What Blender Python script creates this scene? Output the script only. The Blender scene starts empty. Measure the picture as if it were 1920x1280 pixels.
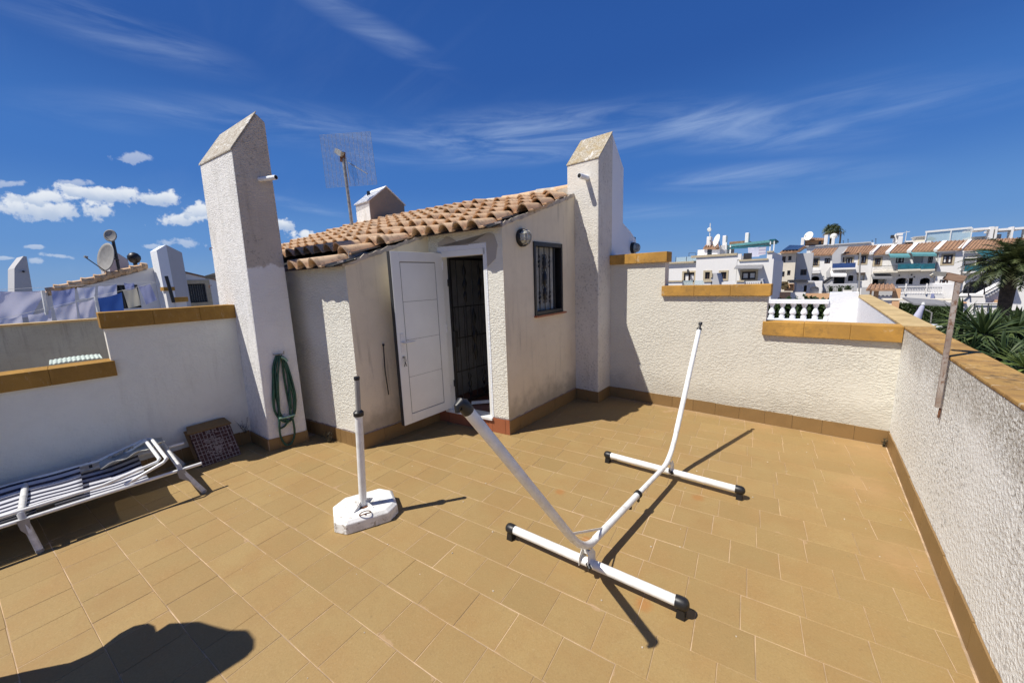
import bpy, bmesh, math, random
import numpy as np
from mathutils import Matrix, Vector
random.seed(7)
rnd = random.random
def U(a, b): return a + (b - a) * random.random()
scene = bpy.context.scene
COL = scene.collection

# ------------------------------------------------------------------ camera
CAM_H = 1.75
F_PX, PITCH, ROLL, YAW = 692.5, 0.165328, -0.0358258, 0.687178
cp, sp = math.cos(PITCH), math.sin(PITCH)
FW = np.array([-math.sin(YAW) * cp, math.cos(YAW) * cp, -sp])
r0 = np.array([math.cos(YAW), math.sin(YAW), 0.0]); u0 = np.cross(r0, FW)
RT = r0 * math.cos(ROLL) + u0 * math.sin(ROLL); UPV = np.cross(RT, FW)
CAM = np.array([0, 0, CAM_H])
cam_data = bpy.data.cameras.new('camera'); cam = bpy.data.objects.new('camera', cam_data); COL.objects.link(cam)
M3 = Matrix(((RT[0], UPV[0], -FW[0]), (RT[1], UPV[1], -FW[1]), (RT[2], UPV[2], -FW[2])))
cam.matrix_world = Matrix.Translation(CAM) @ M3.to_4x4()
cam_data.sensor_width = 36; cam_data.lens = 36 * F_PX / 1920
cam_data.clip_start = 0.05; cam_data.clip_end = 12000
scene.camera = cam
scene.view_settings.view_transform = 'Standard'; scene.view_settings.look = 'None'
scene.view_settings.gamma = 1; scene.view_settings.use_curve_mapping = False
scene.view_settings.exposure = 0.25

# ------------------------------------------------------------------ sun and sky
SUN = Vector((0.455, 0.69, -1.275)).normalized()
sd = bpy.data.lights.new('sun', 'SUN'); sd.energy = 5.0; sd.angle = math.radians(0.5); sd.color = (1.0, 0.945, 0.86)
sun = bpy.data.objects.new('sun', sd); COL.objects.link(sun); sun.location = (0, 0, 30)
sun.rotation_euler = SUN.to_track_quat('-Z', 'Y').to_euler()

def ray(x, y): return FW + (x - 960) / F_PX * RT - (y - 640) / F_PX * UPV
def fl(x, y, z=0.0):
    d = ray(x, y); t = (z - CAM_H) / d[2]; return CAM + t * d
def at(x, y, depth): return CAM + ray(x, y) * depth

world = bpy.data.worlds.new('World'); scene.world = world; world.use_nodes = True
nt = world.node_tree; N = nt.nodes; Lk = nt.links
for n in list(N): N.remove(n)
def node(t, **kw):
    n = N.new(t)
    for k, v in kw.items(): setattr(n, k, v)
    return n
wo = node('ShaderNodeOutputWorld'); bg = node('ShaderNodeBackground')
sky = node('ShaderNodeTexSky'); sky.sky_type = 'NISHITA'; sky.sun_disc = False
to_sun = -SUN
sky.sun_elevation = math.asin(to_sun.z); sky.sun_rotation = math.atan2(to_sun.x, to_sun.y)
sky.air_density = 1.0; sky.dust_density = 0.35; sky.ozone_density = 3.5; sky.altitude = 50
def wmath(op, a, b=None, clamp=False, c=None):
    n = node('ShaderNodeMath', operation=op); n.use_clamp = clamp
    for i, v in enumerate((a, b, c)):
        if v is None: continue
        if isinstance(v, (int, float)): n.inputs[i].default_value = v
        else: Lk.new(v, n.inputs[i])
    return n.outputs[0]
def wvec(op, a, b=None, out=0):
    n = node('ShaderNodeVectorMath', operation=op)
    for i, v in enumerate((a, b)):
        if v is None: continue
        if isinstance(v, (tuple, list)): n.inputs[i].default_value = v
        else: Lk.new(v, n.inputs[i])
    return n.outputs[out]
tc = node('ShaderNodeTexCoord'); D = tc.outputs['Generated']
hsv = node('ShaderNodeHueSaturation'); hsv.inputs['Saturation'].default_value = 1.18; hsv.inputs['Hue'].default_value = 0.508
Lk.new(sky.outputs[0], hsv.inputs['Color'])
sepz = node('ShaderNodeSeparateXYZ'); Lk.new(D, sepz.inputs[0])
gr_ = node('ShaderNodeValToRGB'); gr_.color_ramp.interpolation = 'EASE'
el_ = gr_.color_ramp.elements
stops = [(0.0, (.215, .42, .78)), (.10, (.135, .34, .77)), (.24, (.062, .22, .66)), (.45, (.030, .125, .47)), (.75, (.019, .085, .36)), (1.0, (.014, .065, .28))]
el_[0].position = 0; el_[0].color = (*stops[0][1], 1); el_[1].position = 1; el_[1].color = (*stops[-1][1], 1)
for p_, c_ in stops[1:-1]:
    e_ = el_.new(p_); e_.color = (*c_, 1)
Lk.new(sepz.outputs[2], gr_.inputs[0])
gsc = node('ShaderNodeVectorMath', operation='SCALE'); Lk.new(gr_.outputs[0], gsc.inputs[0]); gsc.inputs['Scale'].default_value = 1.0 / 0.08 / 1.19 * .80
mxs = node('ShaderNodeMixRGB'); mxs.inputs[0].default_value = .90; Lk.new(hsv.outputs[0], mxs.inputs[1]); Lk.new(gsc.outputs[0], mxs.inputs[2])
skycol = mxs.outputs[0]
# high cirrus: a noise sheet in the cloud plane
sep = node('ShaderNodeSeparateXYZ'); Lk.new(D, sep.inputs[0])
inv = wmath('DIVIDE', 1.0, wmath('ADD', wmath('MAXIMUM', sep.outputs[2], 0.0), 0.12))
comb = node('ShaderNodeCombineXYZ'); Lk.new(wmath('MULTIPLY', sep.outputs[0], inv), comb.inputs[0]); Lk.new(wmath('MULTIPLY', sep.outputs[1], inv), comb.inputs[1])
mp = node('ShaderNodeMapping'); mp.inputs['Rotation'].default_value = (0, 0, math.radians(52)); mp.inputs['Scale'].default_value = (0.42, 2.1, 1)
Lk.new(comb.outputs[0], mp.inputs[0])
n1 = node('ShaderNodeTexNoise'); n1.inputs['Scale'].default_value = 1.5; n1.inputs['Detail'].default_value = 9; n1.inputs['Roughness'].default_value = 0.62; n1.inputs['Distortion'].default_value = 0.9
Lk.new(mp.outputs[0], n1.inputs['Vector'])
n2 = node('ShaderNodeTexNoise'); n2.inputs['Scale'].default_value = 0.62; n2.inputs['Detail'].default_value = 3
Lk.new(comb.outputs[0], n2.inputs['Vector'])
def ramp(v, a, b):
    n = node('ShaderNodeMapRange', interpolation_type='SMOOTHSTEP'); n.clamp = True
    Lk.new(v, n.inputs[0]); n.inputs[1].default_value = a; n.inputs[2].default_value = b
    return n.outputs[0]
cir = wmath('MULTIPLY', ramp(n1.outputs[0], 0.47, 0.80), ramp(n2.outputs[0], 0.44, 0.66))
cir = wmath('MULTIPLY', cir, 0.035)
cmb = node('ShaderNodeVectorMath', operation='MULTIPLY'); Lk.new(D, cmb.inputs[0]); cmb.inputs[1].default_value = (2.2, 2.2, 17.0)
rotm = node('ShaderNodeMapping'); Lk.new(cmb.outputs[0], rotm.inputs[0])
nA = node('ShaderNodeTexNoise'); nA.inputs['Scale'].default_value = 1.6; nA.inputs['Detail'].default_value = 10; nA.inputs['Roughness'].default_value = 0.6; nA.inputs['Distortion'].default_value = 0.7
Lk.new(rotm.outputs[0], nA.inputs['Vector'])
# one broad band of cirrus across the middle of the sky, and a faint one at upper left
def blob(px, py, hw, hh, tilt=0.0, soft=1.0, noise_amt=0.9, nscale=26.0):
    c = Vector(ray(px, py)).normalized()
    rt = Vector(ray(px + 1, py)) ; rt = (rt - c * rt.dot(c)); rt = (rt - Vector((0, 0, 1)) * 0).normalized()
    up = rt.cross(c).normalized()
    if up.z < 0: up = -up
    a = math.radians(tilt); rt2 = rt * math.cos(a) + up * math.sin(a); up2 = -rt * math.sin(a) + up * math.cos(a)
    ln = Vector(ray(px, py)).length
    sx, sy = hw / F_PX / ln, hh / F_PX / ln
    dd = wvec('SUBTRACT', D, tuple(c))
    ex = wmath('DIVIDE', wvec('DOT_PRODUCT', dd, tuple(rt2), 1), sx); ey = wmath('DIVIDE', wvec('DOT_PRODUCT', dd, tuple(up2), 1), sy)
    return ex, ey, c
def ellipse(ex, ey):
    return wmath('SQRT', wmath('ADD', wmath('MULTIPLY', ex, ex), wmath('MULTIPLY', ey, ey)))
for (px, py, hw, hh, tl, st) in [(980, 255, 420, 62, 3, .42), (1330, 235, 330, 60, -2, .34), (560, 235, 300, 50, -6, .24), (230, 60, 260, 55, -20, .2), (690, 50, 240, 34, -26, .2), (1420, 330, 260, 34, 4, .26), (560, 385, 120, 14, -14, .3), (1650, 190, 260, 60, 6, .16), (330, 215, 260, 46, -4, .18), (1150, 400, 300, 20, 2, .16)]:
    ex, ey, _ = blob(px, py, hw, hh, tl)
    e = ellipse(ex, ey)
    m = node('ShaderNodeMapRange', interpolation_type='SMOOTHSTEP'); Lk.new(e, m.inputs[0]); m.inputs[1].default_value = 1.0; m.inputs[2].default_value = 0.1; m.inputs[3].default_value = 0; m.inputs[4].default_value = 1
    k = wmath('MULTIPLY', m.outputs[0], wmath('MULTIPLY', ramp(nA.outputs[0], 0.30, 0.80), st * 1.25))
    cir = wmath('MAXIMUM', cir, k)
n3 = node('ShaderNodeTexNoise'); n3.inputs['Scale'].default_value = 34; n3.inputs['Detail'].default_value = 7; n3.inputs['Roughness'].default_value = 0.6
Lk.new(D, n3.inputs['Vector'])
n4 = node('ShaderNodeTexNoise'); n4.inputs['Scale'].default_value = 60; n4.inputs['Detail'].default_value = 6
Lk.new(D, n4.inputs['Vector'])
cum = None; shade = None
for (px, py, hw, hh, tl) in [(92, 390, 98, 27, -2), (88, 372, 56, 19, -2), (186, 363, 58, 15, -9), (286, 370, 62, 17, -6), (364, 408, 76, 19, 8), (372, 396, 34, 20, 0), (12, 345, 34, 9, 0), (344, 456, 34, 12, -7), (68, 463, 17, 5, 0), (112, 480, 26, 6, -10), (66, 489, 13, 8, 0), (4, 484, 18, 4, 0), (282, 463, 16, 7, 0), (574, 445, 30, 15, 0), (536, 420, 24, 13, 0), (250, 297, 34, 11, 0), (150, 343, 26, 8, 0)]:
    ex, ey, _ = blob(px, py, hw, hh, tl)
    eyb = wmath('MULTIPLY', ey, 1.0)
    e = ellipse(ex, eyb)
    e = wmath('ADD', e, wmath('MULTIPLY', wmath('SUBTRACT', 0.5, n3.outputs[0]), 3.0))
    e = wmath('MULTIPLY', e, 1.26)
    thin = 0.45 if hh < 13 and hw < 35 else 1.0
    m = node('ShaderNodeMapRange', interpolation_type='SMOOTHSTEP'); Lk.new(e, m.inputs[0]); m.inputs[1].default_value = 1.08; m.inputs[2].default_value = 0.52; m.inputs[3].default_value = 0; m.inputs[4].default_value = thin
    cum = m.outputs[0] if cum is None else wmath('MAXIMUM', cum, m.outputs[0])
    s = wmath('MULTIPLY', ramp(wmath('ADD', wmath('MULTIPLY', ey, -1.0), wmath('MULTIPLY', n4.outputs[0], 0.8)), -0.2, 1.3), m.outputs[0])
    shade = s if shade is None else wmath('MAXIMUM', shade, s)
mixc = node('ShaderNodeMixRGB'); mixc.inputs[2].default_value = (6.0, 7.4, 9.6, 1); Lk.new(skycol, mixc.inputs[1]); Lk.new(cir, mixc.inputs[0])
cl = node('ShaderNodeMixRGB'); cl.inputs[1].default_value = (8.9, 9.3, 9.8, 1); cl.inputs[2].default_value = (3.9, 5.1, 7.2, 1); Lk.new(wmath('MULTIPLY', shade, .85), cl.inputs[0])
mix2 = node('ShaderNodeMixRGB'); Lk.new(mixc.outputs[0], mix2.inputs[1]); Lk.new(cl.outputs[0], mix2.inputs[2]); Lk.new(wmath('MULTIPLY', cum, .93), mix2.inputs[0])
Lk.new(mix2.outputs[0], bg.inputs['Color']); bg.inputs['Strength'].default_value = 0.08
Lk.new(bg.outputs[0], wo.inputs['Surface'])

# ------------------------------------------------------------------ materials
class Mat:
    def __init__(s, name, color=(.5, .5, .5), rough=.8, metal=0.0, spec=None):
        s.m = bpy.data.materials.new(name); s.m.use_nodes = True
        s.t = s.m.node_tree; s.b = s.t.nodes['Principled BSDF']
        s.col(color); s.b.inputs['Roughness'].default_value = rough; s.b.inputs['Metallic'].default_value = metal
        if spec is not None: s.b.inputs['Specular IOR Level'].default_value = spec
        s.pos = None
    def col(s, c): s.b.inputs['Base Color'].default_value = (*c[:3], 1)
    def n(s, t, **kw):
        n = s.t.nodes.new(t)
        for k, v in kw.items(): setattr(n, k, v)
        return n
    def l(s, a, b): s.t.links.new(a, b)
    def P(s):
        if s.pos is None: s.pos = s.n('ShaderNodeNewGeometry').outputs['Position']
        return s.pos
    def noise(s, scale, detail=4, rough=.5, dist=0, sc=(1, 1, 1), coord=None):
        mp = s.n('ShaderNodeMapping'); mp.inputs['Scale'].default_value = sc
        s.l(coord or s.P(), mp.inputs[0]); n = s.n('ShaderNodeTexNoise')
        n.inputs['Scale'].default_value = scale; n.inputs['Detail'].default_value = detail; n.inputs['Roughness'].default_value = rough; n.inputs['Distortion'].default_value = dist
        s.l(mp.outputs[0], n.inputs['Vector']); return n.outputs[0]
    def rng(s, v, a, b, c=0, d=1):
        n = s.n('ShaderNodeMapRange', interpolation_type='SMOOTHSTEP'); s.l(v, n.inputs[0])
        for i, x in enumerate((a, b, c, d)): n.inputs[i + 1].default_value = x
        return n.outputs[0]
    def mix(s, f, a, b, mode='MIX'):
        n = s.n('ShaderNodeMixRGB', blend_type=mode)
        for i, v in enumerate((f, a, b)):
            if isinstance(v, (int, float)): n.inputs[i].default_value = v
            elif isinstance(v, (tuple, list)): n.inputs[i].default_value = (*v[:3], 1)
            else: s.l(v, n.inputs[i])
        return n.outputs[0]
    def math(s, op, a, b=None):
        n = s.n('ShaderNodeMath', operation=op)
        for i, v in enumerate((a, b)):
            if v is None: continue
            if isinstance(v, (int, float)): n.inputs[i].default_value = v
            else: s.l(v, n.inputs[i])
        return n.outputs[0]
    def setcol(s, c): s.l(c, s.b.inputs['Base Color'])
    def bump(s, h, strength=.5, dist=.01, prev=None):
        n = s.n('ShaderNodeBump'); n.inputs['Strength'].default_value = strength; n.inputs['Distance'].default_value = dist
        s.l(h, n.inputs['Height'])
        if prev is not None: s.l(prev, n.inputs['Normal'])
        s.l(n.outputs[0], s.b.inputs['Normal']); return n.outputs[0]
    def rnd(s): return s.n('ShaderNodeObjectInfo').outputs['Random']

def simple(name, c, rough=.6, metal=0, var=.12, scale=8, bump=0.0, bscale=60):
    m = Mat(name, c, rough, metal)
    if var:
        f = m.noise(scale, 5, .6)
        m.setcol(m.mix(m.rng(f, .3, .7), tuple(x * (1 - var) for x in c), tuple(min(1, x * (1 + var)) for x in c)))
    if bump: m.bump(m.noise(bscale, 4), bump, .004)
    return m.m

def stucco(name, c, dark=.25, streak=.35, bump=.6, mode='trowel', stain=(.30, .26, .20), lowdirt=.0, lowz=.16, scale=1.0, lichen=0.0, dist=.008, topz=None, paintz=None, paintc=None):
    m = Mat(name, c, .92)
    big = m.noise(1.3, 5, .6); mid = m.noise(7, 6, .65)
    col = m.mix(m.rng(big, .35, .7, 0, dark), c, tuple(x * y for x, y in zip(c, (.78, .74, .68))))
    col = m.mix(m.rng(mid, .45, .8, 0, dark * .8), col, tuple(x * .72 for x in c))
    # dirt that has run down in streaks
    st = m.noise(3.0, 6, .65, .3, (4.5, 4.5, .35)); st2 = m.noise(.9, 3, .5)
    k = m.math('MULTIPLY', m.rng(st, .5, .78, 0, streak), m.rng(st2, .35, .65))
    col = m.mix(k, col, stain)
    if lowdirt:
        sp_ = m.n('ShaderNodeSeparateXYZ'); m.l(m.P(), sp_.inputs[0])
        wob = m.math('ADD', sp_.outputs[2], m.math('MULTIPLY', m.noise(9, 4), -.35))
        low = m.rng(wob, lowz + .18, lowz - .16, 0, lowdirt)
        col = m.mix(low, col, (.16, .13, .09))
    if lichen:
        li = m.rng(m.noise(38, 5, .7), .52, .66, 0, lichen); li = m.math('MULTIPLY', li, m.rng(m.noise(2.2, 4), .35, .6))
        col = m.mix(li, col, (.17, .16, .14))
    if topz:
        tz_ = m.n('ShaderNodeSeparateXYZ'); m.l(m.P(), tz_.inputs[0])
        tw = m.math('ADD', tz_.outputs[2], m.math('MULTIPLY', m.noise(3.5, 5, .65, .2, (2, 2, .8)), .55))
        tm_ = m.math('MULTIPLY', m.rng(tw, topz + .16, topz + .40), m.rng(m.noise(60, 5, .75), .38, .62, .15, .8))
        col = m.mix(tm_, col, (.30, .27, .21))
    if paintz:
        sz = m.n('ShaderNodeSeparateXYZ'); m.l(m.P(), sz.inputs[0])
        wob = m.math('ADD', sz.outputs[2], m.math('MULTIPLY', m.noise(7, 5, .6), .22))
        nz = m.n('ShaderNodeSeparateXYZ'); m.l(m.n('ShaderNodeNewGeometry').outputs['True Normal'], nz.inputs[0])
        sun_side_white = m.mix(m.rng(m.noise(26, 6, .7), .40, .72, 0, .55), paintc, (.50, .50, .46)); sun_side_white = m.mix(m.rng(m.noise(3.2, 5, .65, .2, (2.5, 2.5, .5)), .5, .78, 0, .6), sun_side_white, (.46, .44, .38))
        col = m.mix(m.rng(nz.outputs[1], -.5, -.8), col, sun_side_white)  # sunlit side whitened in the colour, picked by face direction
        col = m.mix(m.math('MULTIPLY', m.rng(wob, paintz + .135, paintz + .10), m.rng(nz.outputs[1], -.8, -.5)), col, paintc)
    m.setcol(col)
    if mode == 'trowel':
        a = m.noise(34 * scale, 4, .55, .5, (1, 1, 1.9)); b = m.noise(90 * scale, 4, .6)
        h = m.math('ADD', m.rng(a, .38, .66), m.math('MULTIPLY', b, .3))
    elif mode == 'dimple':
        a = m.noise(46 * scale, 4, .55, .3); b = m.noise(140 * scale, 3, .6)
        h = m.math('ADD', m.rng(a, .40, .64), m.math('MULTIPLY', b, .45))
    else:
        a = m.noise(70 * scale, 5, .6); h = m.math('ADD', a, m.math('MULTIPLY', m.noise(6, 3), .6))
    h = m.math('MULTIPLY', h, m.rng(m.noise(1.9, 4, .6), .34, .66, .35, 1.15))
    m.bump(h, bump, dist)
    return m.m

CREAM = (.80, .765, .69)
MT = {}
MT['patch'] = stucco('cement_patch', (.44, .41, .37), .3, .2, .25, 'fine')
MT['st_back'] = stucco('stucco_back', (.66, .635, .55), .12, .10, .6, 'trowel', lowdirt=.28, lowz=.15, dist=.008)
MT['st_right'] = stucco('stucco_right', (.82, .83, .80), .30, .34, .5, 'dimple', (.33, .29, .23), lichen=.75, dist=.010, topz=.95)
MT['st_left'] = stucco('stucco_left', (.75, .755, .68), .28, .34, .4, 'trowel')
MT['st_house'] = stucco('stucco_house', (.80, .70, .52), .42, .6, .5, 'fine', (.27, .22, .15), lowdirt=.55)
MT['st_pier'] = stucco('stucco_pier', (.74, .725, .64), .12, .15, .75, 'trowel', scale=1.0, dist=.008)
MT['st_pillar'] = stucco('stucco_pillar', (.74, .71, .64), .40, .50, .6, 'trowel', (.36, .32, .25), lichen=.5, scale=1.2)
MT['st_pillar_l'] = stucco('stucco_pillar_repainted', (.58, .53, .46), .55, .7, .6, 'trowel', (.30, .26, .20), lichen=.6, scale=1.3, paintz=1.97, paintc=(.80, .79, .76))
m = Mat('stucco_cap_grey', (.4, .34, .26), .95)
f1 = m.noise(52, 6, .75); f2 = m.noise(7, 5, .65); f3 = m.noise(5, 6, .65, .3, (1, 3.5, 3.5))
c_ = m.mix(m.rng(f1, .38, .62), (.60, .57, .50), (.27, .23, .17)); c_ = m.mix(m.rng(f2, .45, .68, 0, .6), c_, (.30, .24, .17)); c_ = m.mix(m.rng(f3, .56, .64, 0, .85), c_, (.70, .69, .66))
m.setcol(c_); m.bump(f1, .8, .01); MT['st_cap_l'] = m.m
MT['st_chimney'] = stucco('stucco_chimney', (.30, .25, .21), .6, .7, .5, 'fine', (.15, .12, .10), lichen=.4, paintz=-9, paintc=(.80, .79, .76))  # shaded sides darkened beyond their stains, sun-side front whitened in the colour
m = Mat('stucco_cap', (.4, .34, .26), .95)
f1 = m.noise(48, 6, .75); f2 = m.noise(9, 5, .65); f3 = m.noise(4, 5, .6, .4, (3.5, 1, 1))
c_ = m.mix(m.rng(f1, .38, .62), (.56, .52, .43), (.23, .18, .11)); c_ = m.mix(m.rng(f2, .42, .66, 0, .65), c_, (.36, .27, .13)); c_ = m.mix(m.rng(f3, .58, .68, 0, .8), c_, (.66, .64, .60))
m.setcol(c_); m.bump(f1, .8, .01); MT['st_cap'] = m.m
MT['st_white'] = stucco('stucco_white', (.80, .83, .87), .06, .04, .4, 'trowel')
MT['far_white'] = stucco('render_white', (.80, .785, .76), .14, .12, .1, 'fine')
MT['far_grey'] = stucco('render_grey', (.50, .50, .51), .2, .2, .1, 'fine')
MT['far_beige'] = stucco('render_beige', (.72, .66, .54), .2, .2, .1, 'fine')
MT['far_peach'] = stucco('render_peach', (.66, .40, .22), .15, .15, .1, 'fine')
MT['grey_render'] = stucco('cement_render', (.36, .40, .38), .7, .7, .2, 'fine', (.15, .16, .15), lichen=.3)
def coping(name, c=(.50, .275, .065), worn=.25):
    m = Mat(name, c, .9, spec=.15)
    a = m.noise(2.2, 6, .65, .4, (1, 1, 1)); g = m.noise(4, 7, .7, 1.2, (1.2, 6, 3))
    col = m.mix(m.rng(a, .35, .7), tuple(x * .82 for x in c), tuple(min(1, x * 1.12) for x in c))
    col = m.mix(m.rng(g, .45, .7, 0, .28), col, (.42, .24, .07))
    w = m.math('MULTIPLY', m.rng(m.noise(7, 6, .7, .15, (1.1, 3.6, 1)), .60, .66), worn * 1.6)
    col = m.mix(w, col, (.62, .52, .36)); d = m.math('MULTIPLY', m.rng(m.noise(19, 6, .75), .48, .66, 0, min(1, worn * 1.6)), m.rng(m.noise(3.3, 4), .35, .6)); col = m.mix(m.rng(m.noise(2.7, 5, .7, .3, (1, 2.2, 1)), .42, .62, 0, min(1, worn * 1.1)), col, (.27, .155, .06))
    col = m.mix(d, col, (.15, .10, .05)); m.setcol(col); m.bump(m.noise(45, 5), .3, .005); return m.m
MT['coping'] = coping('ochre_paint'); MT['coping_shaded'] = coping('ochre_paint_shaded', (.33, .185, .045), .12); MT['coping_worn'] = coping('ochre_paint_worn', (.40, .245, .085), .75)  # second ochre is darkened to paint in the left parapet's shade
MT['coping_pale'] = coping('ochre_paint_pale', (.54, .41, .21), .16)

def tilemat():
    m = Mat('floor_tile', (.3, .19, .08), .62, spec=.32)
    r = m.rnd(); g = m.n('ShaderNodeTexCoord').outputs['Generated']
    base = m.mix(r, (.300, .205, .082), (.350, .243, .100))
    cl = m.noise(3.1, 6, .62); col = m.mix(m.rng(cl, .35, .68), base, (.325, .205, .080)); col = m.mix(m.rng(m.noise(1.1, 4, .6), .42, .66, 0, .5), col, (.345, .235, .098))
    gr = m.noise(120, 4, .75); col = m.mix(m.rng(gr, .40, .75, 0, .5), col, (.22, .14, .055)); col = m.mix(m.rng(m.noise(75, 4, .75), .52, .75, 0, .4), col, (.42, .32, .17)); col = m.mix(m.rng(m.noise(14, 6, .7), .5, .74, 0, .28), col, (.24, .155, .06))
    band = m.noise(2.5, 4, .6, .6, (1, 9, 1)); col = m.mix(m.rng(band, .5, .8, 0, .22), col, (.27, .17, .075))
    # grout film smeared over the edges
    sx = m.n('ShaderNodeSeparateXYZ'); m.l(g, sx.inputs[0])
    ex = m.math('SUBTRACT', .5, m.math('ABSOLUTE', m.math('SUBTRACT', sx.outputs[0], .5)))
    ey = m.math('SUBTRACT', .5, m.math('ABSOLUTE', m.math('SUBTRACT', sx.outputs[1], .5)))
    ed = m.math('MINIMUM', ex, ey); nn = m.noise(5.5, 5, .6)
    ed2 = m.math('SUBTRACT', ed, m.math('MULTIPLY', m.rng(nn, .56, .75), .085))
    col = m.mix(m.rng(ed2, .022, -.006, 0, .55), col, (.44, .29, .17))
    # rust stains
    for (px, py, rr) in [(1050, 922, .045), (1207, 1133, .05), (1308, 933, .05), (1186, 874, .03), (1100, 1012, .03)]:
        p = fl(px, py); d = m.n('ShaderNodeVectorMath', operation='DISTANCE'); m.l(m.P(), d.inputs[0]); d.inputs[1].default_value = tuple(p)
        dd = m.math('ADD', d.outputs['Value'], m.math('MULTIPLY', m.noise(30, 4), -.03))
        col = m.mix(m.rng(dd, rr, 0, 0, .5), col, (.36, .13, .03))
    # pinkish cement residue by the corner and right hand wall
    for (p, rr) in [((.55, 4.75, 0), .55), ((.45, 3.9, 0), .35), ((.55, 3.0, 0), .3), ((-.3, 4.9, 0), .3)]:
        d = m.n('ShaderNodeVectorMath', operation='DISTANCE'); m.l(m.P(), d.inputs[0]); d.inputs[1].default_value = p
        dd = m.math('ADD', d.outputs['Value'], m.math('MULTIPLY', m.noise(9, 5, .7), -.5))
        col = m.mix(m.rng(dd, rr - .25, -.35, 0, .55), col, (.43, .26, .125))
    wn = m.n('ShaderNodeTexWhiteNoise', noise_dimensions='1D'); m.l(r, wn.inputs[1] if len(wn.inputs) > 1 else wn.inputs[0])
    col = m.mix(m.rng(wn.outputs['Value'], .0, 1, 0, .22), col, (.235, .16, .065)); col = m.mix(m.rng(m.noise(23, 5, .7), .62, .74, 0, .35), col, (.16, .11, .06))
    m.setcol(col)
    h = m.math('ADD', m.noise(85, 4, .6), m.math('MULTIPLY', m.noise(9, 3), 1.4))
    m.bump(h, .22, .003)
    return m.m
MT['tile'] = tilemat()
MT['grout'] = simple('grout', (.43, .305, .19), .95, 0, .35, 5, .4, 90)
def skirtmat(name, c):
    m = Mat(name, c, .42, spec=.45); a = m.noise(5, 5, .6)
    col = m.mix(m.rnd(), c, tuple(x * .86 for x in c)); col = m.mix(m.rng(a, .4, .75, 0, .35), col, tuple(x * .6 for x in c))
    m.setcol(col); m.bump(m.noise(40, 4), .12, .003); return m.m
MT['skirt'] = skirtmat('skirting_brown', (.26, .158, .062)); MT['terracotta'] = skirtmat('step_terracotta', (.36, .12, .055))
def roofmat():
    m = Mat('roof_clay', (.5, .3, .17), .85); r = m.rnd()
    c1 = m.mix(r, (.60, .40, .235), (.68, .49, .31)); a = m.noise(11, 6, .65)
    col = m.mix(m.rng(a, .45, .7, 0, .55), c1, (.42, .23, .12)); b = m.noise(5.5, 5, .7)
    col = m.mix(m.rng(b, .50, .66, 0, .7), col, (.26, .20, .14)); m.setcol(col); m.bump(m.noise(70, 4), .3, .003); return m.m
MT['roof'] = roofmat()
m = Mat('far_roof_clay', (.4, .2, .1), .9); a = m.noise(3.5, 6, .7); m.setcol(m.mix(m.rng(a, .35, .65), (.40, .235, .135), (.20, .115, .07))); MT['roof_far'] = m.m
m = Mat('white_enamel', (.8, .8, .8), .36); f = m.noise(18, 5); c_ = m.mix(m.rng(f, .35, .7), (.80, .81, .79), (.70, .70, .67))
c_ = m.mix(m.rng(m.noise(95, 4, .7), .66, .70, 0, .8), c_, (.20, .12, .07)); c_ = m.mix(m.rng(m.noise(9, 6, .7), .60, .72, 0, .5), c_, (.45, .40, .33)); m.setcol(c_); MT['white_metal'] = m.m
MT['leg_metal'] = simple('shaded_white_leg', (.62, .62, .60), .4, 0, .2, 20)  # greyer copy of the white metal, with the legs' shade in its colour
m = Mat('chipped_white_paint', (.8, .8, .78), .65); f = m.noise(9, 6, .65); c_ = m.mix(m.rng(f, .4, .7), (.80, .80, .77), (.58, .57, .53))
c_ = m.mix(m.rng(m.noise(24, 6, .7), .58, .64, 0, .9), c_, (.38, .34, .29)); c_ = m.mix(m.rng(m.noise(6, 6, .7, .4), .60, .66, 0, .7), c_, (.30, .25, .20)); m.setcol(c_); m.bump(m.noise(30, 5), .5, .005); MT['old_white'] = m.m
MT['grey_plastic'] = simple('grey_plastic', (.30, .29, .27), .5)
MT['black'] = simple('black_plastic', (.012, .012, .013), .45, 0, .2)
MT['iron'] = simple('black_iron', (.010, .010, .012), .4, 0, .3, 30, .3, 120)
MT['rust'] = simple('rust', (.14, .06, .03), .9, .2, .5, 25, .5, 90)
m = Mat('rusty_white_post', (.5, .45, .4), .8); f = m.noise(34, 6, .75, .2, (1, 1, .6)); g_ = m.noise(5, 4); m.setcol(m.mix(m.rng(g_, .4, .66, 0, .7), m.mix(m.rng(f, .50, .62), (.38, .34, .31), (.17, .08, .045)), (.22, .15, .11))); m.bump(m.noise(50, 4), .4, .003); MT['post'] = m.m
m = Mat('weathered_wood', (.25, .15, .1), .9); f = m.noise(10, 6, .7, .3, (1, 8, 8)); m.setcol(m.mix(m.rng(f, .4, .65), (.30, .20, .14), (.10, .055, .035))); MT['wood'] = m.m
MT['galv'] = simple('galvanised_steel', (.36, .35, .31), .5, .6, .3, 20)
MT['pvc_white'] = simple('door_white', (.82, .83, .79), .35, 0, .03, 3)
MT['seal'] = simple('door_seal', (.02, .022, .025), .6)
MT['hose'] = simple('hose_green', (.006, .060, .040), .5, 0, .35, 30)
MT['hose_light'] = simple('hose_fitting', (.25, .42, .33), .5)
MT['interior'] = simple('interior_paint', (.22, .225, .235), .8)
MT['int_floor'] = simple('interior_floor', (.16, .06, .04), .4)
MT['glass_dark'] = simple('dark_glass', (.03, .035, .04), .08, 0, 0)
MT['curtain'] = simple('curtain', (.42, .42, .38), .8, 0, .2, 12)
MT['lens'] = simple('ribbed_lens', (.45, .46, .40), .18, 0, .3, 60, .6, 80)
MT['dish'] = simple('dish_grey', (.27, .26, .24), .6)
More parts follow.
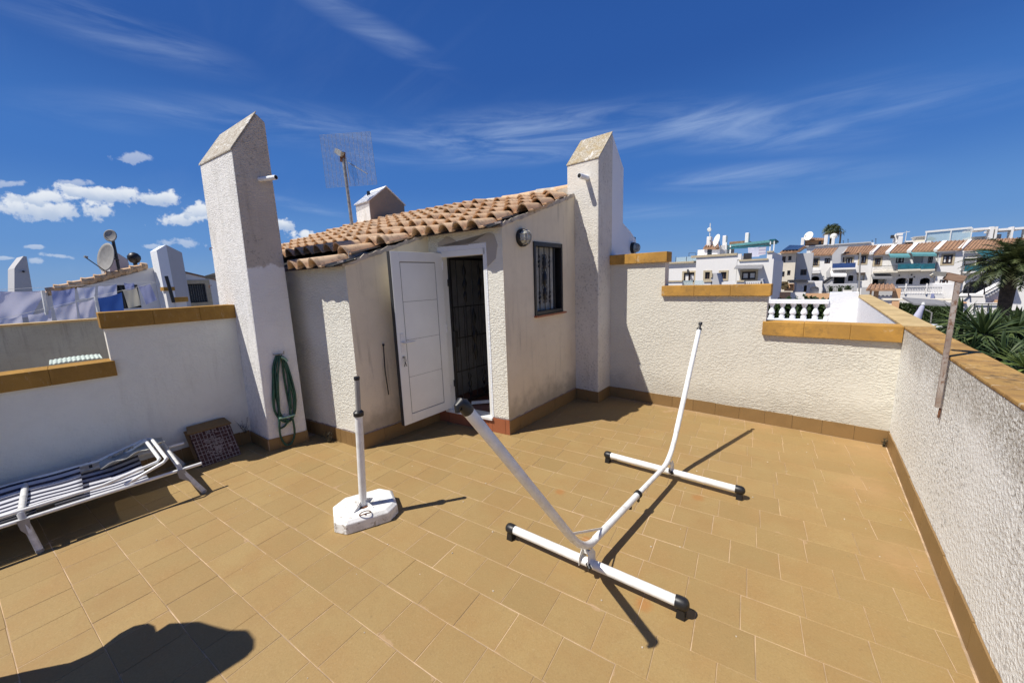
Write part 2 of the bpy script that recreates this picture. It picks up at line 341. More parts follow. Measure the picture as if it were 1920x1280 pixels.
MT['dish_white'] = simple('dish_white', (.78, .77, .70), .5)
MT['teal'] = simple('teal_canvas', (.008, .115, .16), .8, 0, .25, 3); MT['teal2'] = simple('teal_fade', (.10, .28, .30), .8)
MT['blue'] = simple('blue_canvas', (.02, .06, .2), .8); MT['grey_awning'] = simple('grey_awning', (.22, .22, .23), .8)
MT['solar'] = simple('solar_panel', (.01, .014, .03), .15)
MT['frame_brown'] = simple('brown_frame', (.06, .03, .02), .5); MT['frame_buff'] = simple('buff_surround', (.50, .42, .28), .8)
MT['steel_dark'] = simple('dark_railing', (.03, .03, .035), .5)
def cloth(name, c, stripe=None, ssc=14.0, axis=0):
    m = Mat(name, c, .9); col = None
    f = m.noise(3, 4); col = m.mix(m.rng(f, .3, .7), c, tuple(x * .86 for x in c))
    if stripe:
        s_ = m.n('ShaderNodeSeparateXYZ'); m.l(m.P(), s_.inputs[0])
        w = m.math('SINE', m.math('MULTIPLY', s_.outputs[axis], ssc)); col = m.mix(m.rng(w, .1, .4), col, stripe)
    m.setcol(col); m.bump(m.noise(12, 4), .3, .01)
    # cloth lets some light through
    tr = m.n('ShaderNodeBsdfTranslucent'); tr.inputs[0].default_value = (*c, 1); mx = m.n('ShaderNodeMixShader'); mx.inputs[0].default_value = .28
    m.l(m.b.outputs[0], mx.inputs[1]); m.l(tr.outputs[0], mx.inputs[2]); m.l(mx.outputs[0], m.t.nodes['Material Output'].inputs['Surface'])
    return m.m
MT['sheet'] = cloth('sheet_white', (.70, .70, .84)); MT['sheet2'] = cloth('sheet_lilac', (.38, .42, .66)); MT['towel_blue'] = cloth('towel_blue', (.045, .12, .42))
MT['towel_cream'] = cloth('towel_cream', (.56, .54, .46)); MT['cloth_check'] = cloth('cloth_check', (.66, .68, .80), (.45, .50, .72), 40.0, 1)
MT['cloth_print'] = cloth('cloth_print', (.66, .64, .70), (.36, .32, .45), 30.0, 2)
def leafmat(name, a, b):
    m = Mat(name, a, .55); r = m.noise(2.3, 4, .6); m.setcol(m.mix(m.rng(r, .35, .68), a, b))
    tr = m.n('ShaderNodeBsdfTranslucent'); tr.inputs[0].default_value = (*b, 1); mx = m.n('ShaderNodeMixShader'); mx.inputs[0].default_value = .22
    m.l(m.b.outputs[0], mx.inputs[1]); m.l(tr.outputs[0], mx.inputs[2]); m.l(mx.outputs[0], m.t.nodes['Material Output'].inputs['Surface']); return m.m
MT['hedge'] = leafmat('hedge_leaf', (.020, .040, .008), (.04, .07, .014)); MT['yucca'] = leafmat('yucca_leaf', (.030, .058, .018), (.10, .14, .045))
MT['yucca2'] = leafmat('yucca_leaf_pale', (.12, .17, .04), (.20, .26, .07)); MT['palm'] = leafmat('palm_leaf', (.04, .062, .02), (.11, .13, .045)); MT['trunk'] = simple('palm_trunk', (.06, .045, .032), .95, 0, .5, 12, .6, 20)
MT['palm_dry'] = leafmat('palm_leaf_dry', (.14, .10, .045), (.20, .15, .07)); MT['weed'] = leafmat('weed', (.07, .06, .045), (.10, .09, .05))
MT['ground'] = simple('town_ground', (.20, .18, .15), .95, 0, .4, .05)
MT['brown_tile'] = simple('brown_tile', (.20, .12, .045), .7); MT['red_tile'] = simple('red_tile_back', (.065, .024, .018), .8, 0, .3, 30)
MT['mortar'] = simple('mortar_residue', (.27, .225, .21), .95, 0, .3, 40, .5, 60); MT['mortar_pale'] = simple('mortar_pale', (.50, .43, .34), .95, 0, .25, 12, .6, 30)
MT['felt'] = simple('roof_felt', (.010, .010, .010), .9)  # also blackens the added eaves strips and pipe mouth discs
MT['pale_green'] = simple('pale_green_plastic', (.45, .52, .46), .6)
MT['red'] = simple('red_enamel', (.12, .012, .012), .4)

# ------------------------------------------------------------------ mesh helpers
class MB:
    def __init__(s): s.v = []; s.f = []
    def add(s, vs, fs):
        o = len(s.v); s.v += [tuple(float(c) for c in p) for p in vs]; s.f += [tuple(o + i for i in f) for f in fs]; return s
    def hexa(s, p):  # p: 4 bottom (ccw) + 4 top
        return s.add(p, [(3, 2, 1, 0), (4, 5, 6, 7), (0, 1, 5, 4), (1, 2, 6, 5), (2, 3, 7, 6), (3, 0, 4, 7)])
    def box(s, x0, x1, y0, y1, z0, z1):
        if x0 > x1: x0, x1 = x1, x0
        if y0 > y1: y0, y1 = y1, y0
        if z0 > z1: z0, z1 = z1, z0
        return s.hexa([(x0, y0, z0), (x1, y0, z0), (x1, y1, z0), (x0, y1, z0), (x0, y0, z1), (x1, y0, z1), (x1, y1, z1), (x0, y1, z1)])
    def bar(s, a, b, w, h=None, up=(0, 0, 1)):
        a = Vector(a); b = Vector(b); h = h or w; d = (b - a).normalized(); up = Vector(up)
        if abs(d.dot(up)) > .98: up = Vector((1, 0, 0))
        x = d.cross(up).normalized(); y = x.cross(d).normalized(); P = []
        for q in (a, b):
            for i, j in ((-1, -1), (1, -1), (1, 1), (-1, 1)): P.append(q + x * i * w / 2 + y * j * h / 2)
        return s.add(P, [(3, 2, 1, 0), (4, 5, 6, 7), (0, 1, 5, 4), (1, 2, 6, 5), (2, 3, 7, 6), (3, 0, 4, 7)])
    def tube(s, pts, r, n=10, cap=True, closed=False):
        pts = [Vector(p) for p in pts]; k = len(pts); rs = r if isinstance(r, (list, tuple)) else [r] * k
        o = len(s.v); prev = None
        for i, p in enumerate(pts):
            if closed: d = (pts[(i + 1) % k] - pts[i - 1])
            else: d = (pts[min(i + 1, k - 1)] - pts[max(i - 1, 0)])
            d.normalize()
            if prev is None:
                up = Vector((0, 0, 1)) if abs(d.z) < .9 else Vector((1, 0, 0)); x = d.cross(up).normalized()
            else:
                x = (prev - d * prev.dot(d)).normalized()
            prev = x; y = d.cross(x)
            for j in range(n):
                a = 2 * math.pi * j / n; s.v.append(tuple(p + (x * math.cos(a) + y * math.sin(a)) * rs[i]))
        for i in range(k if closed else k - 1):
            i2 = (i + 1) % k
            for j in range(n):
                j2 = (j + 1) % n; s.f.append((o + i * n + j, o + i * n + j2, o + i2 * n + j2, o + i2 * n + j))
        if cap and not closed:
            s.f.append(tuple(o + j for j in range(n))[::-1]); s.f.append(tuple(o + (k - 1) * n + j for j in range(n)))
        return s
    def lathe(s, prof, c, axis=(0, 0, 1), n=16):
        ax = Vector(axis).normalized(); t = Vector((1, 0, 0)) if abs(ax.x) < .9 else Vector((0, 1, 0)); x = ax.cross(t).normalized(); y = ax.cross(x); c = Vector(c); o = len(s.v)
        for (r, z) in prof:
            for j in range(n):
                a = 2 * math.pi * j / n; s.v.append(tuple(c + ax * z + (x * math.cos(a) + y * math.sin(a)) * r))
        for i in range(len(prof) - 1):
            for j in range(n):
                j2 = (j + 1) % n; s.f.append((o + i * n + j, o + i * n + j2, o + (i + 1) * n + j2, o + (i + 1) * n + j))
        s.f.append(tuple(o + j for j in range(n))[::-1]); s.f.append(tuple(o + (len(prof) - 1) * n + j for j in range(n)))
        return s
    def prism(s, pts, off):  # planar polygon pts (3D), extruded by vector off
        n = len(pts); A = [Vector(p) for p in pts]; B = [p + Vector(off) for p in A]; o = len(s.v)
        s.v += [tuple(p) for p in A + B]; s.f.append(tuple(o + i for i in range(n))); s.f.append(tuple(o + n + i for i in range(n))[::-1])
        for i in range(n): j = (i + 1) % n; s.f.append((o + i, o + n + i, o + n + j, o + j))
        return s
    def grid(s, fn, nu, nv):
        o = len(s.v)
        for i in range(nu + 1):
            for j in range(nv + 1): s.v.append(tuple(fn(i / nu, j / nv)))
        for i in range(nu):
            for j in range(nv):
                a = o + i * (nv + 1) + j; s.f.append((a, a + nv + 1, a + nv + 2, a + 1))
        return s
    def mesh(s, name, off=(0, 0, 0)):
        me = bpy.data.meshes.new(name)
        me.from_pydata([(p[0] - off[0], p[1] - off[1], p[2] - off[2]) for p in s.v], [], s.f)
        bm = bmesh.new(); bm.from_mesh(me); bmesh.ops.recalc_face_normals(bm, faces=bm.faces); bm.to_mesh(me); bm.free()
        return me
    def build(s, name, mat, parent=None, smooth=False, bevel=0, origin=None, solid=0, local=False):
        if parent is not None:
            w = Vector((0, 0, 0)); p = parent
            while p is not None: w = w + p.location; p = p.parent
            off = (0, 0, 0) if local else tuple(w)
        else:
            if origin is None:
                xs = [p[0] for p in s.v]; ys = [p[1] for p in s.v]; zs = [p[2] for p in s.v]
                origin = ((min(xs) + max(xs)) / 2, (min(ys) + max(ys)) / 2, min(zs))
            off = origin
        me = s.mesh(name, off)
        o = bpy.data.objects.new(name, me); COL.objects.link(o)
        if parent is not None: o.parent = parent
        else: o.location = off
        me.materials.append(MT[mat] if isinstance(mat, str) else mat)
        if smooth:
            for p in me.polygons: p.use_smooth = True
            try: me.set_sharp_from_angle(angle=math.radians(40))
            except Exception: pass
        if solid:
            md = o.modifiers.new('solid', 'SOLIDIFY'); md.thickness = solid; md.offset = 0
        if bevel:
            md = o.modifiers.new('bevel', 'BEVEL'); md.width = bevel; md.segments = 2; md.limit_method = 'ANGLE'; md.angle_limit = math.radians(35)
        return o
def tag(o, label=None, cat=None, group=None, kind=None):
    if label: o['label'] = label
    if cat: o['category'] = cat
    if group: o['group'] = group
    if kind: o['kind'] = kind
    return o
def thing(name, loc, label, cat, group=None):
    o = bpy.data.objects.new(name, None); COL.objects.link(o); o.location = tuple(float(c) for c in loc); o.empty_display_size = .1
    return tag(o, label, cat, group)
def inst(src, name, parent, loc=(0, 0, 0), rot=None):  # another object on the same mesh, local to parent
    o = bpy.data.objects.new(name, src.data); COL.objects.link(o); o.parent = parent; o.location = loc
    if rot is not None: o.rotation_euler = rot
    return o

# a vertical plane through p0 along d; out = side the viewer sees
class Facade:
    def __init__(s, p0, d, out=None):
        s.p0 = np.array([p0[0], p0[1]], float); d = np.array([d[0], d[1]], float); s.d = d / np.hypot(*d)
        s.o = np.array([s.d[1], -s.d[0]]) if out is None else np.array(out, float)
    def uz(s, x, y):
        r_ = ray(x, y); t = (s.o @ s.p0) / (s.o @ r_[:2]); p = CAM + t * r_
        return float((p[:2] - s.p0) @ s.d), float(p[2])
    def P(s, u, z, out=0.0):
        q = s.p0 + s.d * u + s.o * out; return (q[0], q[1], z)
    def rect(s, x0, y0, x1, y1):
        xm, ym = (x0 + x1) / 2, (y0 + y1) / 2
        return s.uz(x0, ym)[0], s.uz(x1, ym)[0], s.uz(xm, y1)[1], s.uz(xm, y0)[1]
    def box(s, mb, u0, u1, z0, z1, o0, o1):
        return mb.hexa([s.P(u0, z0, o1), s.P(u1, z0, o1), s.P(u1, z0, o0), s.P(u0, z0, o0), s.P(u0, z1, o1), s.P(u1, z1, o1), s.P(u1, z1, o0), s.P(u0, z1, o0)])
    def poly(s, mb, uzs, o0, o1):
        return mb.prism([s.P(u, z, o1) for u, z in uzs], tuple(np.array(s.P(0, 0, o0)) - np.array(s.P(0, 0, o1))))
    def wall(s, mb, u0, u1, z0, z1, holes, thick, o1=0.0):
        us = sorted({u0, u1, *[min(max(h[0], u0), u1) for h in holes], *[min(max(h[1], u0), u1) for h in holes]})
        zs = sorted({z0, z1, *[min(max(h[2], z0), z1) for h in holes], *[min(max(h[3], z0), z1) for h in holes]})
        for a, b in zip(us, us[1:]):
            run = None
            for c, d in zip(zs, zs[1:]):
                um, zm = (a + b) / 2, (c + d) / 2
                hole = any(h[0] < um < h[1] and h[2] < zm < h[3] for h in holes)
                if hole:
                    if run: s.box(mb, a, b, run[0], run[1], o1 - thick, o1); run = None
                else: run = (run[0], d) if run else (c, d)
            if run: s.box(mb, a, b, run[0], run[1], o1 - thick, o1)
        return mb

# ================================================================== SETTING
gr = MB(); gr.add([(-4000, -4000, -3.2), (4000, -4000, -3.2), (4000, 4000, -3.2), (-4000, 4000, -3.2)], [(0, 1, 2, 3)])
tag(gr.build('ground', 'ground', origin=(0, 0, -3.2)), kind='structure')

# ---- terrace floor: a grout bed with every tile laid on it
XL, XR, YB, YF = -4.95, 0.678, 4.98, -3.2
SK = .12                                            # the tile courses run 6.8 degrees off the parapets
fb = MB(); fb.box(XL - .1, XR + .1, YF, YB + .1, -.30, -.0006)
floor = tag(fb.build('terrace_floor', 'grout', origin=(-2, 1, 0)), kind='structure')
base = [.120, .264, .407, .550, .684, .820, .957, 1.094, 1.229, 1.363, 1.497, 1.629]
rows = [y * CAM_H for y in base]
while rows[-1] < 5.9: rows.append(rows[-1] + .1335 * CAM_H)
while rows[0] > -2.9: rows.insert(0, rows[0] - .1435 * CAM_H)
def clip(poly, axis, lim, keep_less):
    out = []
    for i in range(len(poly)):
        a, b = poly[i], poly[(i + 1) % len(poly)]
        ia = (a[axis] <= lim) == keep_less; ib = (b[axis] <= lim) == keep_less
        if ia: out.append(a)
        if ia != ib:
            t = (lim - a[axis]) / (b[axis] - a[axis]); out.append((a[0] + (b[0] - a[0]) * t, a[1] + (b[1] - a[1]) * t))
    return out
PT = .1462 * CAM_H
phase0 = {}
known = {.55: -.757, .684: -.752, .820: -.545, 1.094: .055 - .146, 1.229: .055, 1.363: .133, 1.497: .053}
tiles = []
for k in range(len(rows) - 1):
    ya, yb = rows[k], rows[k + 1]
    ph = None
    for kk, v in known.items():
        if abs(ya / CAM_H - kk) < .006: ph = v * CAM_H
    if ph is None: ph = U(0, PT)
    ph = ph % PT
    x = -5.4 + ((ph + 5.4) % PT) - PT
    while x < 1.0:
        w = PT; g = U(.0006, .0016) if x < -1.4 else U(.0008, .0017); g2 = U(.0022, .0044) if x < -.6 else U(.0012, .0028)
        c = [(x + g, ya + SK * (x + g) + g2), (x + w - g, ya + SK * (x + w - g) + g2), (x + w - g, yb + SK * (x + w - g) - g2), (x + g, yb + SK * (x + g) - g2)]
        # stagger joint leans with the row
        c[2] = (c[2][0] - SK * (yb - ya), c[2][1]); c[3] = (c[3][0] - SK * (yb - ya), c[3][1])
        for ax, lim, less in ((0, XL + .02, False), (0, XR - .02, True), (1, YF + .02, False), (1, YB - .02, True)):
            if c: c = clip(c, ax, lim, less)
        if len(c) >= 3:
            cx = sum(p[0] for p in c) / len(c); cy = sum(p[1] for p in c) / len(c)
            ar = abs(sum(c[i][0] * c[(i + 1) % len(c)][1] - c[(i + 1) % len(c)][0] * c[i][1] for i in range(len(c)))) / 2
            under = (cx < -2.68 and cy > 3.2) or (cx < -3.75 and cy > 2.0) or (cx < -4.5 and cy > 1.45 and cy < 2.1)
            if ar > .002 and not under: tiles.append((cx, cy, c))
        x += w
def infront(t):
    d = np.array([t[0], t[1], 0]) - CAM; z = d @ FW
    if z < .2: return 1e9
    px, py = 960 + F_PX * (d @ RT) / z, 640 - F_PX * (d @ UPV) / z
    return z if (-60 < px < 1980 and py < 1340) else 1e6 + z
tiles.sort(key=infront)
def tile_mb(mb, c, top, tilt=(0, 0)):
    cx = sum(p[0] for p in c) / len(c); cy = sum(p[1] for p in c) / len(c); b = .0022; n = len(c)
    lo, mid, hi = [], [], []
    for (x, y) in c:
        d = math.hypot(x - cx, y - cy) + 1e-6; s = max(0, 1 - b * 1.4 / d); z = top + tilt[0] * (x - cx) + tilt[1] * (y - cy)
        lo.append((x, y, -.0035)); mid.append((x, y, z - .0018)); hi.append((cx + (x - cx) * s, cy + (y - cy) * s, z))
    fs = [tuple(range(2 * n, 3 * n))]
    for i in range(n):
        j = (i + 1) % n; fs += [(i, j, n + j, n + i), (n + i, n + j, 2 * n + j, 2 * n + i)]
    return mb.add(lo + mid + hi, fs)
for i, (cx, cy, c) in enumerate(tiles[:300]):
    o = tile_mb(MB(), c, U(.0006, .0022), (U(-.004, .004), U(-.004, .004))).build('floor_tile', 'tile', floor)
    # origin at the tile itself
    o.location = (cx + 2, cy - 1, 0)
    for v in o.data.vertices: v.co.x -= cx + 2; v.co.y -= cy - 1
rest = MB()
for (cx, cy, c) in tiles[300:]: tile_mb(rest, c, U(.0006, .0022), (U(-.004, .004), U(-.004, .004)))
if rest.v: tag(rest.build('floor_tiles', 'tile', floor), kind='stuff')

# ---- skirting helper: tiles along a line, each one a part of its wall
def skirting(F, u0, u1, parent, h=.15, mat='skirt', out=.010, w=.255, zj=.004, z0=.0, start=None):
    L = u1 - u0; u = u0 - (U(0, w * .6) if start is None else start)
    while u < u1 - .004:
        a, b = max(u, u0) + .0016, min(u + w, u1) - .0016
        if b - a > .01:
            mb = MB(); zt = h + U(-zj, zj); F.box(mb, a, b, z0 + .001, zt, .001, out + U(0, .002)); mb.build('skirting_tile', mat, parent)
        u += w
    jo = MB(); F.box(jo, u0, u1, z0, h - .012, .0005, out - .004); jo.build('skirting_joint', 'grout', parent)

# ---- back parapet, stepped, with painted copings
FB = Facade((0, YB), (1, 0))
wb = thing('parapet_wall', (-.5, YB + .1, 0), 'cream textured back parapet stepping down to the right in three levels with ochre copings', 'wall', 'parapet walls round the terrace')
segs = [(-2.25, -1.508, 1.905, 2.035), (-1.508, -.398, 1.475, 1.602), (-.398, .678, 1.040, 1.192)]
mb = MB()
mb.box(-2.25, -1.508, YB, YB + .16, -.3, 1.905); mb.box(-1.508, -.398, YB, YB + .16, -.3, 1.475); mb.box(-.398, .70, YB, YB + .16, -.3, 1.04)
mb.build('render', 'st_back', wb)
for i, (a, b, z0, z1) in enumerate(segs):
    e1 = .028 if i < 2 else -.004; x0_, x1_ = (a - .026 if i else a + .002), b + e1; nn_ = max(1, round((x1_ - x0_) / .36))
    for k in range(nn_):
        mb = MB(); mb.box(x0_ + (x1_ - x0_) * k / nn_ + .0006, x0_ + (x1_ - x0_) * (k + 1) / nn_ - .0006, YB - .040 + U(-.0012, .0012), YB + .175, z0 + U(-.001, .001), z1 + U(-.001, .001)); mb.build('coping', 'coping', wb, bevel=.004)
skirting(FB, -2.24, .675, wb, .152)

# ---- right parapet, rough white, with worn ochre top
FR = Facade((XR, 0), (0, -1), (-1, 0))
wr = thing('parapet_wall', (XR + .08, 1.5, 0), 'long rough white right hand parapet with a worn ochre top and lichen specks', 'wall', 'parapet walls round the terrace')
mb = MB(); mb.box(XR, XR + .165, YF, YB + .16, -.3, 1.168); mb.build('render', 'st_right', wr)
mb = MB(); y = YF
cps = [(YF + (YB + .02 - YF) * k / 20 + .0008, YF + (YB + .02 - YF) * (k + 1) / 20 - .0008) for k in range(20)]
for a, b in cps:
    mb = MB(); mb.box(XR - .004, XR + .178, a, b, 1.168, 1.19 + U(-.001, .001)); mb.build('coping', 'coping_worn', wr, bevel=.006)
FR2 = Facade((XR, 0), (0, 1), (-1, 0))
skirting(FR2, YF, YB - .012, wr, .155)

# ---- left parapet with a step
FL = Facade((XL, 0), (0, 1), (1, 0))
wl = thing('parapet_wall', (XL - .1, 0, 0), 'shaded white left hand parapet with one step and shade-darkened ochre copings behind the lounger', 'wall', 'parapet walls round the terrace')
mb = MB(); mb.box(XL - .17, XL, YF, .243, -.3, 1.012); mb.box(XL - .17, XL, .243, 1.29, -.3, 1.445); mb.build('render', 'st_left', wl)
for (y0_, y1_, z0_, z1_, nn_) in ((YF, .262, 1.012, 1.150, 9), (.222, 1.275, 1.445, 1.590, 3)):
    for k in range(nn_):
        mb = MB(); mb.box(XL - .21, XL + .035 + U(-.001, .001), y0_ + (y1_ - y0_) * k / nn_ + .0004, y0_ + (y1_ - y0_) * (k + 1) / nn_ - .0004, z0_, z1_ + U(-.0008, .0008)); mb.build('coping', 'coping_shaded', wl, bevel=.004)
skirting(FL, YF, 1.19, wl, .15)

# ---- stair house -------------------------------------------------
ST = thing('stair_house', (-3.5, 3.4, 0), 'small cream stair house with a clay tiled lean-to roof, open door and barred window', 'building')
RB = np.array([-2.9, 4.8]); RU = np.array([1, .12]) / math.hypot(1, .12); RV = np.array([-.12, 1]) / math.hypot(1, .12); RM = .34
def deck(x, y, off=0.0): return 2.93 + RM * float(RV @ (np.array([x, y]) - RB)) + off
C0, C1, C2, C3, C4 = (-5.30, 1.640), (-3.65, 1.87), (-3.625, 2.905), (-2.587, 3.05), (-2.600, 4.62)
def sub(a, b): return (b[0] - a[0], b[1] - a[1])
def top_wall(F, length, o0, o1, mb, u0=0, zlow=2.0):
    pts = [(u0, zlow), (length, zlow)]
    n = 6
    for i in range(n, -1, -1):
        u = u0 + (length - u0) * i / n; q = F.P(u, 0, 0); pts.append((u, deck(q[0], q[1], -.006)))
    F.poly(mb, pts, o0, o1)
def ln(a, b): return math.hypot(b[0] - a[0], b[1] - a[1])
F1 = Facade(C0, sub(C0, C1)); F2 = Facade(C1, sub(C1, C2)); F3 = Facade(C2, sub(C2, C3)); F4 = Facade(C3, sub(C3, C4))
TH = .15
mb = MB(); F1.wall(mb, 0, ln(C0, C1), -.3, 1.85, [], TH); top_wall(F1, ln(C0, C1), -TH, 0, mb, 0, 1.85); mb.build('wall', 'st_pier', ST)
mb = MB(); F2.wall(mb, 0, ln(C1, C2) + .05, -.3, 1.9, [], TH); top_wall(F2, ln(C1, C2) + .05, -TH, 0, mb, 0, 1.9); mb.build('wall', 'st_house', ST)
L3 = ln(C2, C3)
du0 = F3.uz(826, 475)[0]; du1 = F3.uz(918, 700)[0]; ddz0, ddz1 = .165, 2.10
dhole = (max(.10, du0 - .045), du1 + .012, ddz0, ddz1)
mb = MB(); F3.wall(mb, 0, L3 - .001, -.3, 2.18, [dhole], TH); top_wall(F3, L3 - .001, -TH, 0, mb, 0, 2.18); mb.build('wall', 'st_pier', ST)
wu0, wz0 = F4.uz(1002.4, 592); wu1, _ = F4.uz(1054, 583); wz1 = F4.uz(999, 452.5)[1]
wh = (wu0 + .0, wu1, wz0, wz1)
L4 = ln(C3, C4)
mb = MB(); F4.wall(mb, 0, L4, -.3, 2.32, [(wh[0] + .03, wh[1] - .03, wh[2] + .03, wh[3] - .03)], TH); top_wall(F4, L4, -TH, 0, mb, 0, 2.32); mb.build('wall', 'st_house', ST)
# inside
mb = MB(); mb.box(-4.60, -4.48, 2.0, 5.0, -.3, 1.95)
mb.prism([(-4.48, 2.0, 1.95), (-4.48, 4.9, 1.95), (-4.48, 4.9, deck(-4.48, 4.9, -.06)), (-4.48, 2.0, deck(-4.48, 2.0, -.06))], (-.12, 0, 0))
mb.box(-3.9, -3.81, 2.92, 5.04, -.3, 2.28); mb.box(-4.48, -2.7, 4.86, 5.0, -.3, 2.82); mb.box(-3.81, -3.80, 2.0, 2.92, -.1, 2.1); mb.build('inner_wall', 'interior', ST)
mb = MB(); mb.box(-4.48, -2.76, 3.08, 5.05, -.1, .160); mb.build('inner_floor', 'int_floor', ST)
skirting(F1, .60, ln(C0, C1) + .012, ST, .155, w=.10)
skirting(F2, 0, ln(C1, C2), ST, .160)
skirting(F3, .0, dhole[1], ST, .150, 'terracotta', w=.30)
skirting(F3, dhole[1], L3 + .012, ST, .175, 'terracotta', w=.30)
skirting(F4, 0, L4 - .02, ST, .160)
# pale stripe of damp above skirting: thin ragged render lip
for F, a, b, h in ((F2, 0, ln(C1, C2), .162), (F4, 0, L4, .162), (F1, 0, ln(C0, C1), .157), (F3, dhole[1], L3, .178)):
    mb = MB(); n = 40
    top = [(a + (b - a) * i / n, h + .006 + U(0, .012)) for i in range(n + 1)]
    F.poly(mb, [(a, h)] + [(b, h)] + top[::-1], .0, .005); mb.build('render_edge', 'mortar', ST)

# grey repair render round the door head
mb = MB(); up_, lo_ = [], []
for i in range(19):
    u = dhole[0] + .02 + (L3 - .10 - dhole[0] - .02) * i / 18; q = F3.P(u, 0, 0); up_.append((u, min(2.205 + .05 * math.sin(i * .5) + U(-.010, .010), deck(q[0], q[1]) - .05)))
F3.poly(mb, [(dhole[0] + .02, 2.165)] + up_ + [(L3 - .06, 2.12), (L3 - .09, 1.98), (dhole[1] + .03, 1.90), (dhole[1] + .028, 2.165)], .0, .006); mb.build('repair_patch', 'patch', ST)
# white door frame, sill and leaf
fr = MB(); a, b, z0, z1 = dhole
F3.box(fr, a, a + .05, z0, z1, -.10, .004); F3.box(fr, b - .028, b, z0, z1, -.10, .004); F3.box(fr, a, b, z1 - .065, z1, -.10, .004); frame = fr.build('door_frame', 'pvc_white', ST, bevel=.003)
mb = MB(); F3.box(mb, a - .005, b + .015, z0 - .02, z0 + .012, -.12, .035); mb.build('door_sill', 'white_metal', ST, bevel=.003)
mb = MB(); F3.box(mb, b + .001, b + .022, ddz0 + .02, ddz1 + .055, .0, .0045); F3.box(mb, a, b, ddz1 + .001, ddz1 + .055, .0, .0045); mb.build('door_surround', 'st_white', ST)
hinge = np.array([-3.430, 2.935]); free = np.array([-3.428, 2.245])
FD = Facade(hinge, sub(free, hinge)); FD = Facade(free, sub(free, hinge))   # u from free edge to hinge, out = +x side
LW = ln(free, hinge); z0, z1 = .190, 2.085
door = MB(); t = .055
FD.box(door, 0, LW, z0, z1, -t + .012, -.006)
door = door.build('door', 'pvc_white', ST)
mb = MB(); fw_ = .105
for (a0, a1, b0, b1) in ((0, fw_, z0, z1), (LW - fw_, LW, z0, z1), (fw_ + .0005, LW - fw_ - .0005, z0, z0 + fw_), (fw_ + .0005, LW - fw_ - .0005, z1 - fw_, z1)): FD.box(mb, a0, a1, b0, b1, -.0055, .004)
mb.build('leaf_frame', 'pvc_white', door, bevel=.003)
zz = np.linspace(z0 + fw_ + .008, z1 - fw_ - .008, 5)
for i in range(4):
    mb = MB(); FD.box(mb, fw_ + .008, LW - fw_ - .008, zz[i] + (.002 if i else 0), zz[i + 1] - .0015, -.0055, -.001); mb.build('panel', 'pvc_white', door)
mb = MB(); FD.box(mb, fw_ + .001, LW - fw_ - .001, z0 + fw_ + .001, z1 - fw_ - .001, -.0058, -.0048); mb.build('panel_gasket', 'seal', door)
mb = MB(); FD.box(mb, -.006, -.0005, z0, z1, -t + .004, -.004); FD.box(mb, -.0005, .02, z0, z1, -t - .004, -t + .0115); mb.build('edge_seal', 'seal', door)
mb = MB(); hz = 1.12; q0 = Vector(FD.P(.055, hz, .004)); o3 = Vector((FD.o[0], FD.o[1], 0)); d3 = Vector((FD.d[0], FD.d[1], 0))
FD.box(mb, .035, .075, hz - .11, hz + .10, .0045, .011); mb.tube([q0, q0 + o3 * .05], .010, 10); mb.tube([q0 + o3 * .05 - d3 * .004, q0 + o3 * .052 + d3 * .13], .009, 10); mb.build('door_handle', 'white_metal', door, True)
mb = MB(); q1 = Vector(FD.P(.055, hz - .16, .004)); mb.tube([q1, q1 + o3 * .02], .013, 10); mb.tube([q1 + o3 * .02 - Vector((0, 0, .0)), q1 + o3 * .03 - Vector((0, 0, .05))], .004, 6); mb.build('keyhole', 'galv', door, True)
mb = MB()
ring = [q1 + o3 * .026 + Vector((0, 0, -.035)) + (d3 * math.cos(t_) + Vector((0, 0, 1)) * math.sin(t_)) * .016 for t_ in np.linspace(0, 2 * math.pi, 14)[:-1]]
mb.tube(ring, .0018, 6, closed=True)
for s_ in (-1, 1): mb.bar(q1 + o3 * .026 + Vector((0, 0, -.05)), q1 + o3 * .028 + Vector((0, 0, -.10)) + d3 * .014 * s_, .010, .003)
tag(mb.build('key_bunch', 'black'), 'small bunch of dark keys hanging from the lock of the white door', 'keys')
for hz_ in (.4, 1.15, 1.9):
    mb = MB(); p = Vector(FD.P(LW + .004, hz_, .004)); mb.tube([p, p + Vector((0, 0, .09))], .011, 8); mb.build('hinge', 'white_metal', door, True)
# iron gate swung inwards along the passage
GX0 = np.array([F3.P(dhole[0] + .06, 0, -.10)[0], F3.P(dhole[0] + .06, 0, -.10)[1]]); GX1 = GX0 + np.array([.02, .74])
FG = Facade(GX0, sub(GX0, GX1)); GL = ln(GX0, GX1); gz0, gz1 = .20, 2.04
g = MB()
for (a, b, c, d) in ((0, .03, gz0, gz1), (GL - .03, GL, gz0, gz1), (.03, GL - .03, gz0, gz0 + .03), (.03, GL - .03, gz1 - .03, gz1)): FG.box(g, a, b, c, d, -.015, .015)
gate = g.build('iron_gate', 'iron', ST)
hb = [gz0 + .03, .62, 1.05, 1.44, gz1 - .03]
for z in (.62, 1.05, 1.44):
    mb = MB(); mb.bar(FG.P(.03, z), FG.P(GL - .03, z), .012); mb.build('rail', 'iron', gate)
def ornate(mb, F, u, za, zb, r=.028, o=0.0):
    n = 22; pts = []; rs = []
    for i in range(n + 1):
        t_ = i / n; pts.append(F.P(u + .004 * math.sin(t_ * 25), za + (zb - za) * t_, o)); rs.append(r * (.28 + .72 * abs(math.sin(t_ * math.pi * 3.0)) * (0.5 + .5 * math.sin(t_ * math.pi))))
    mb.tube(pts, rs, 8)
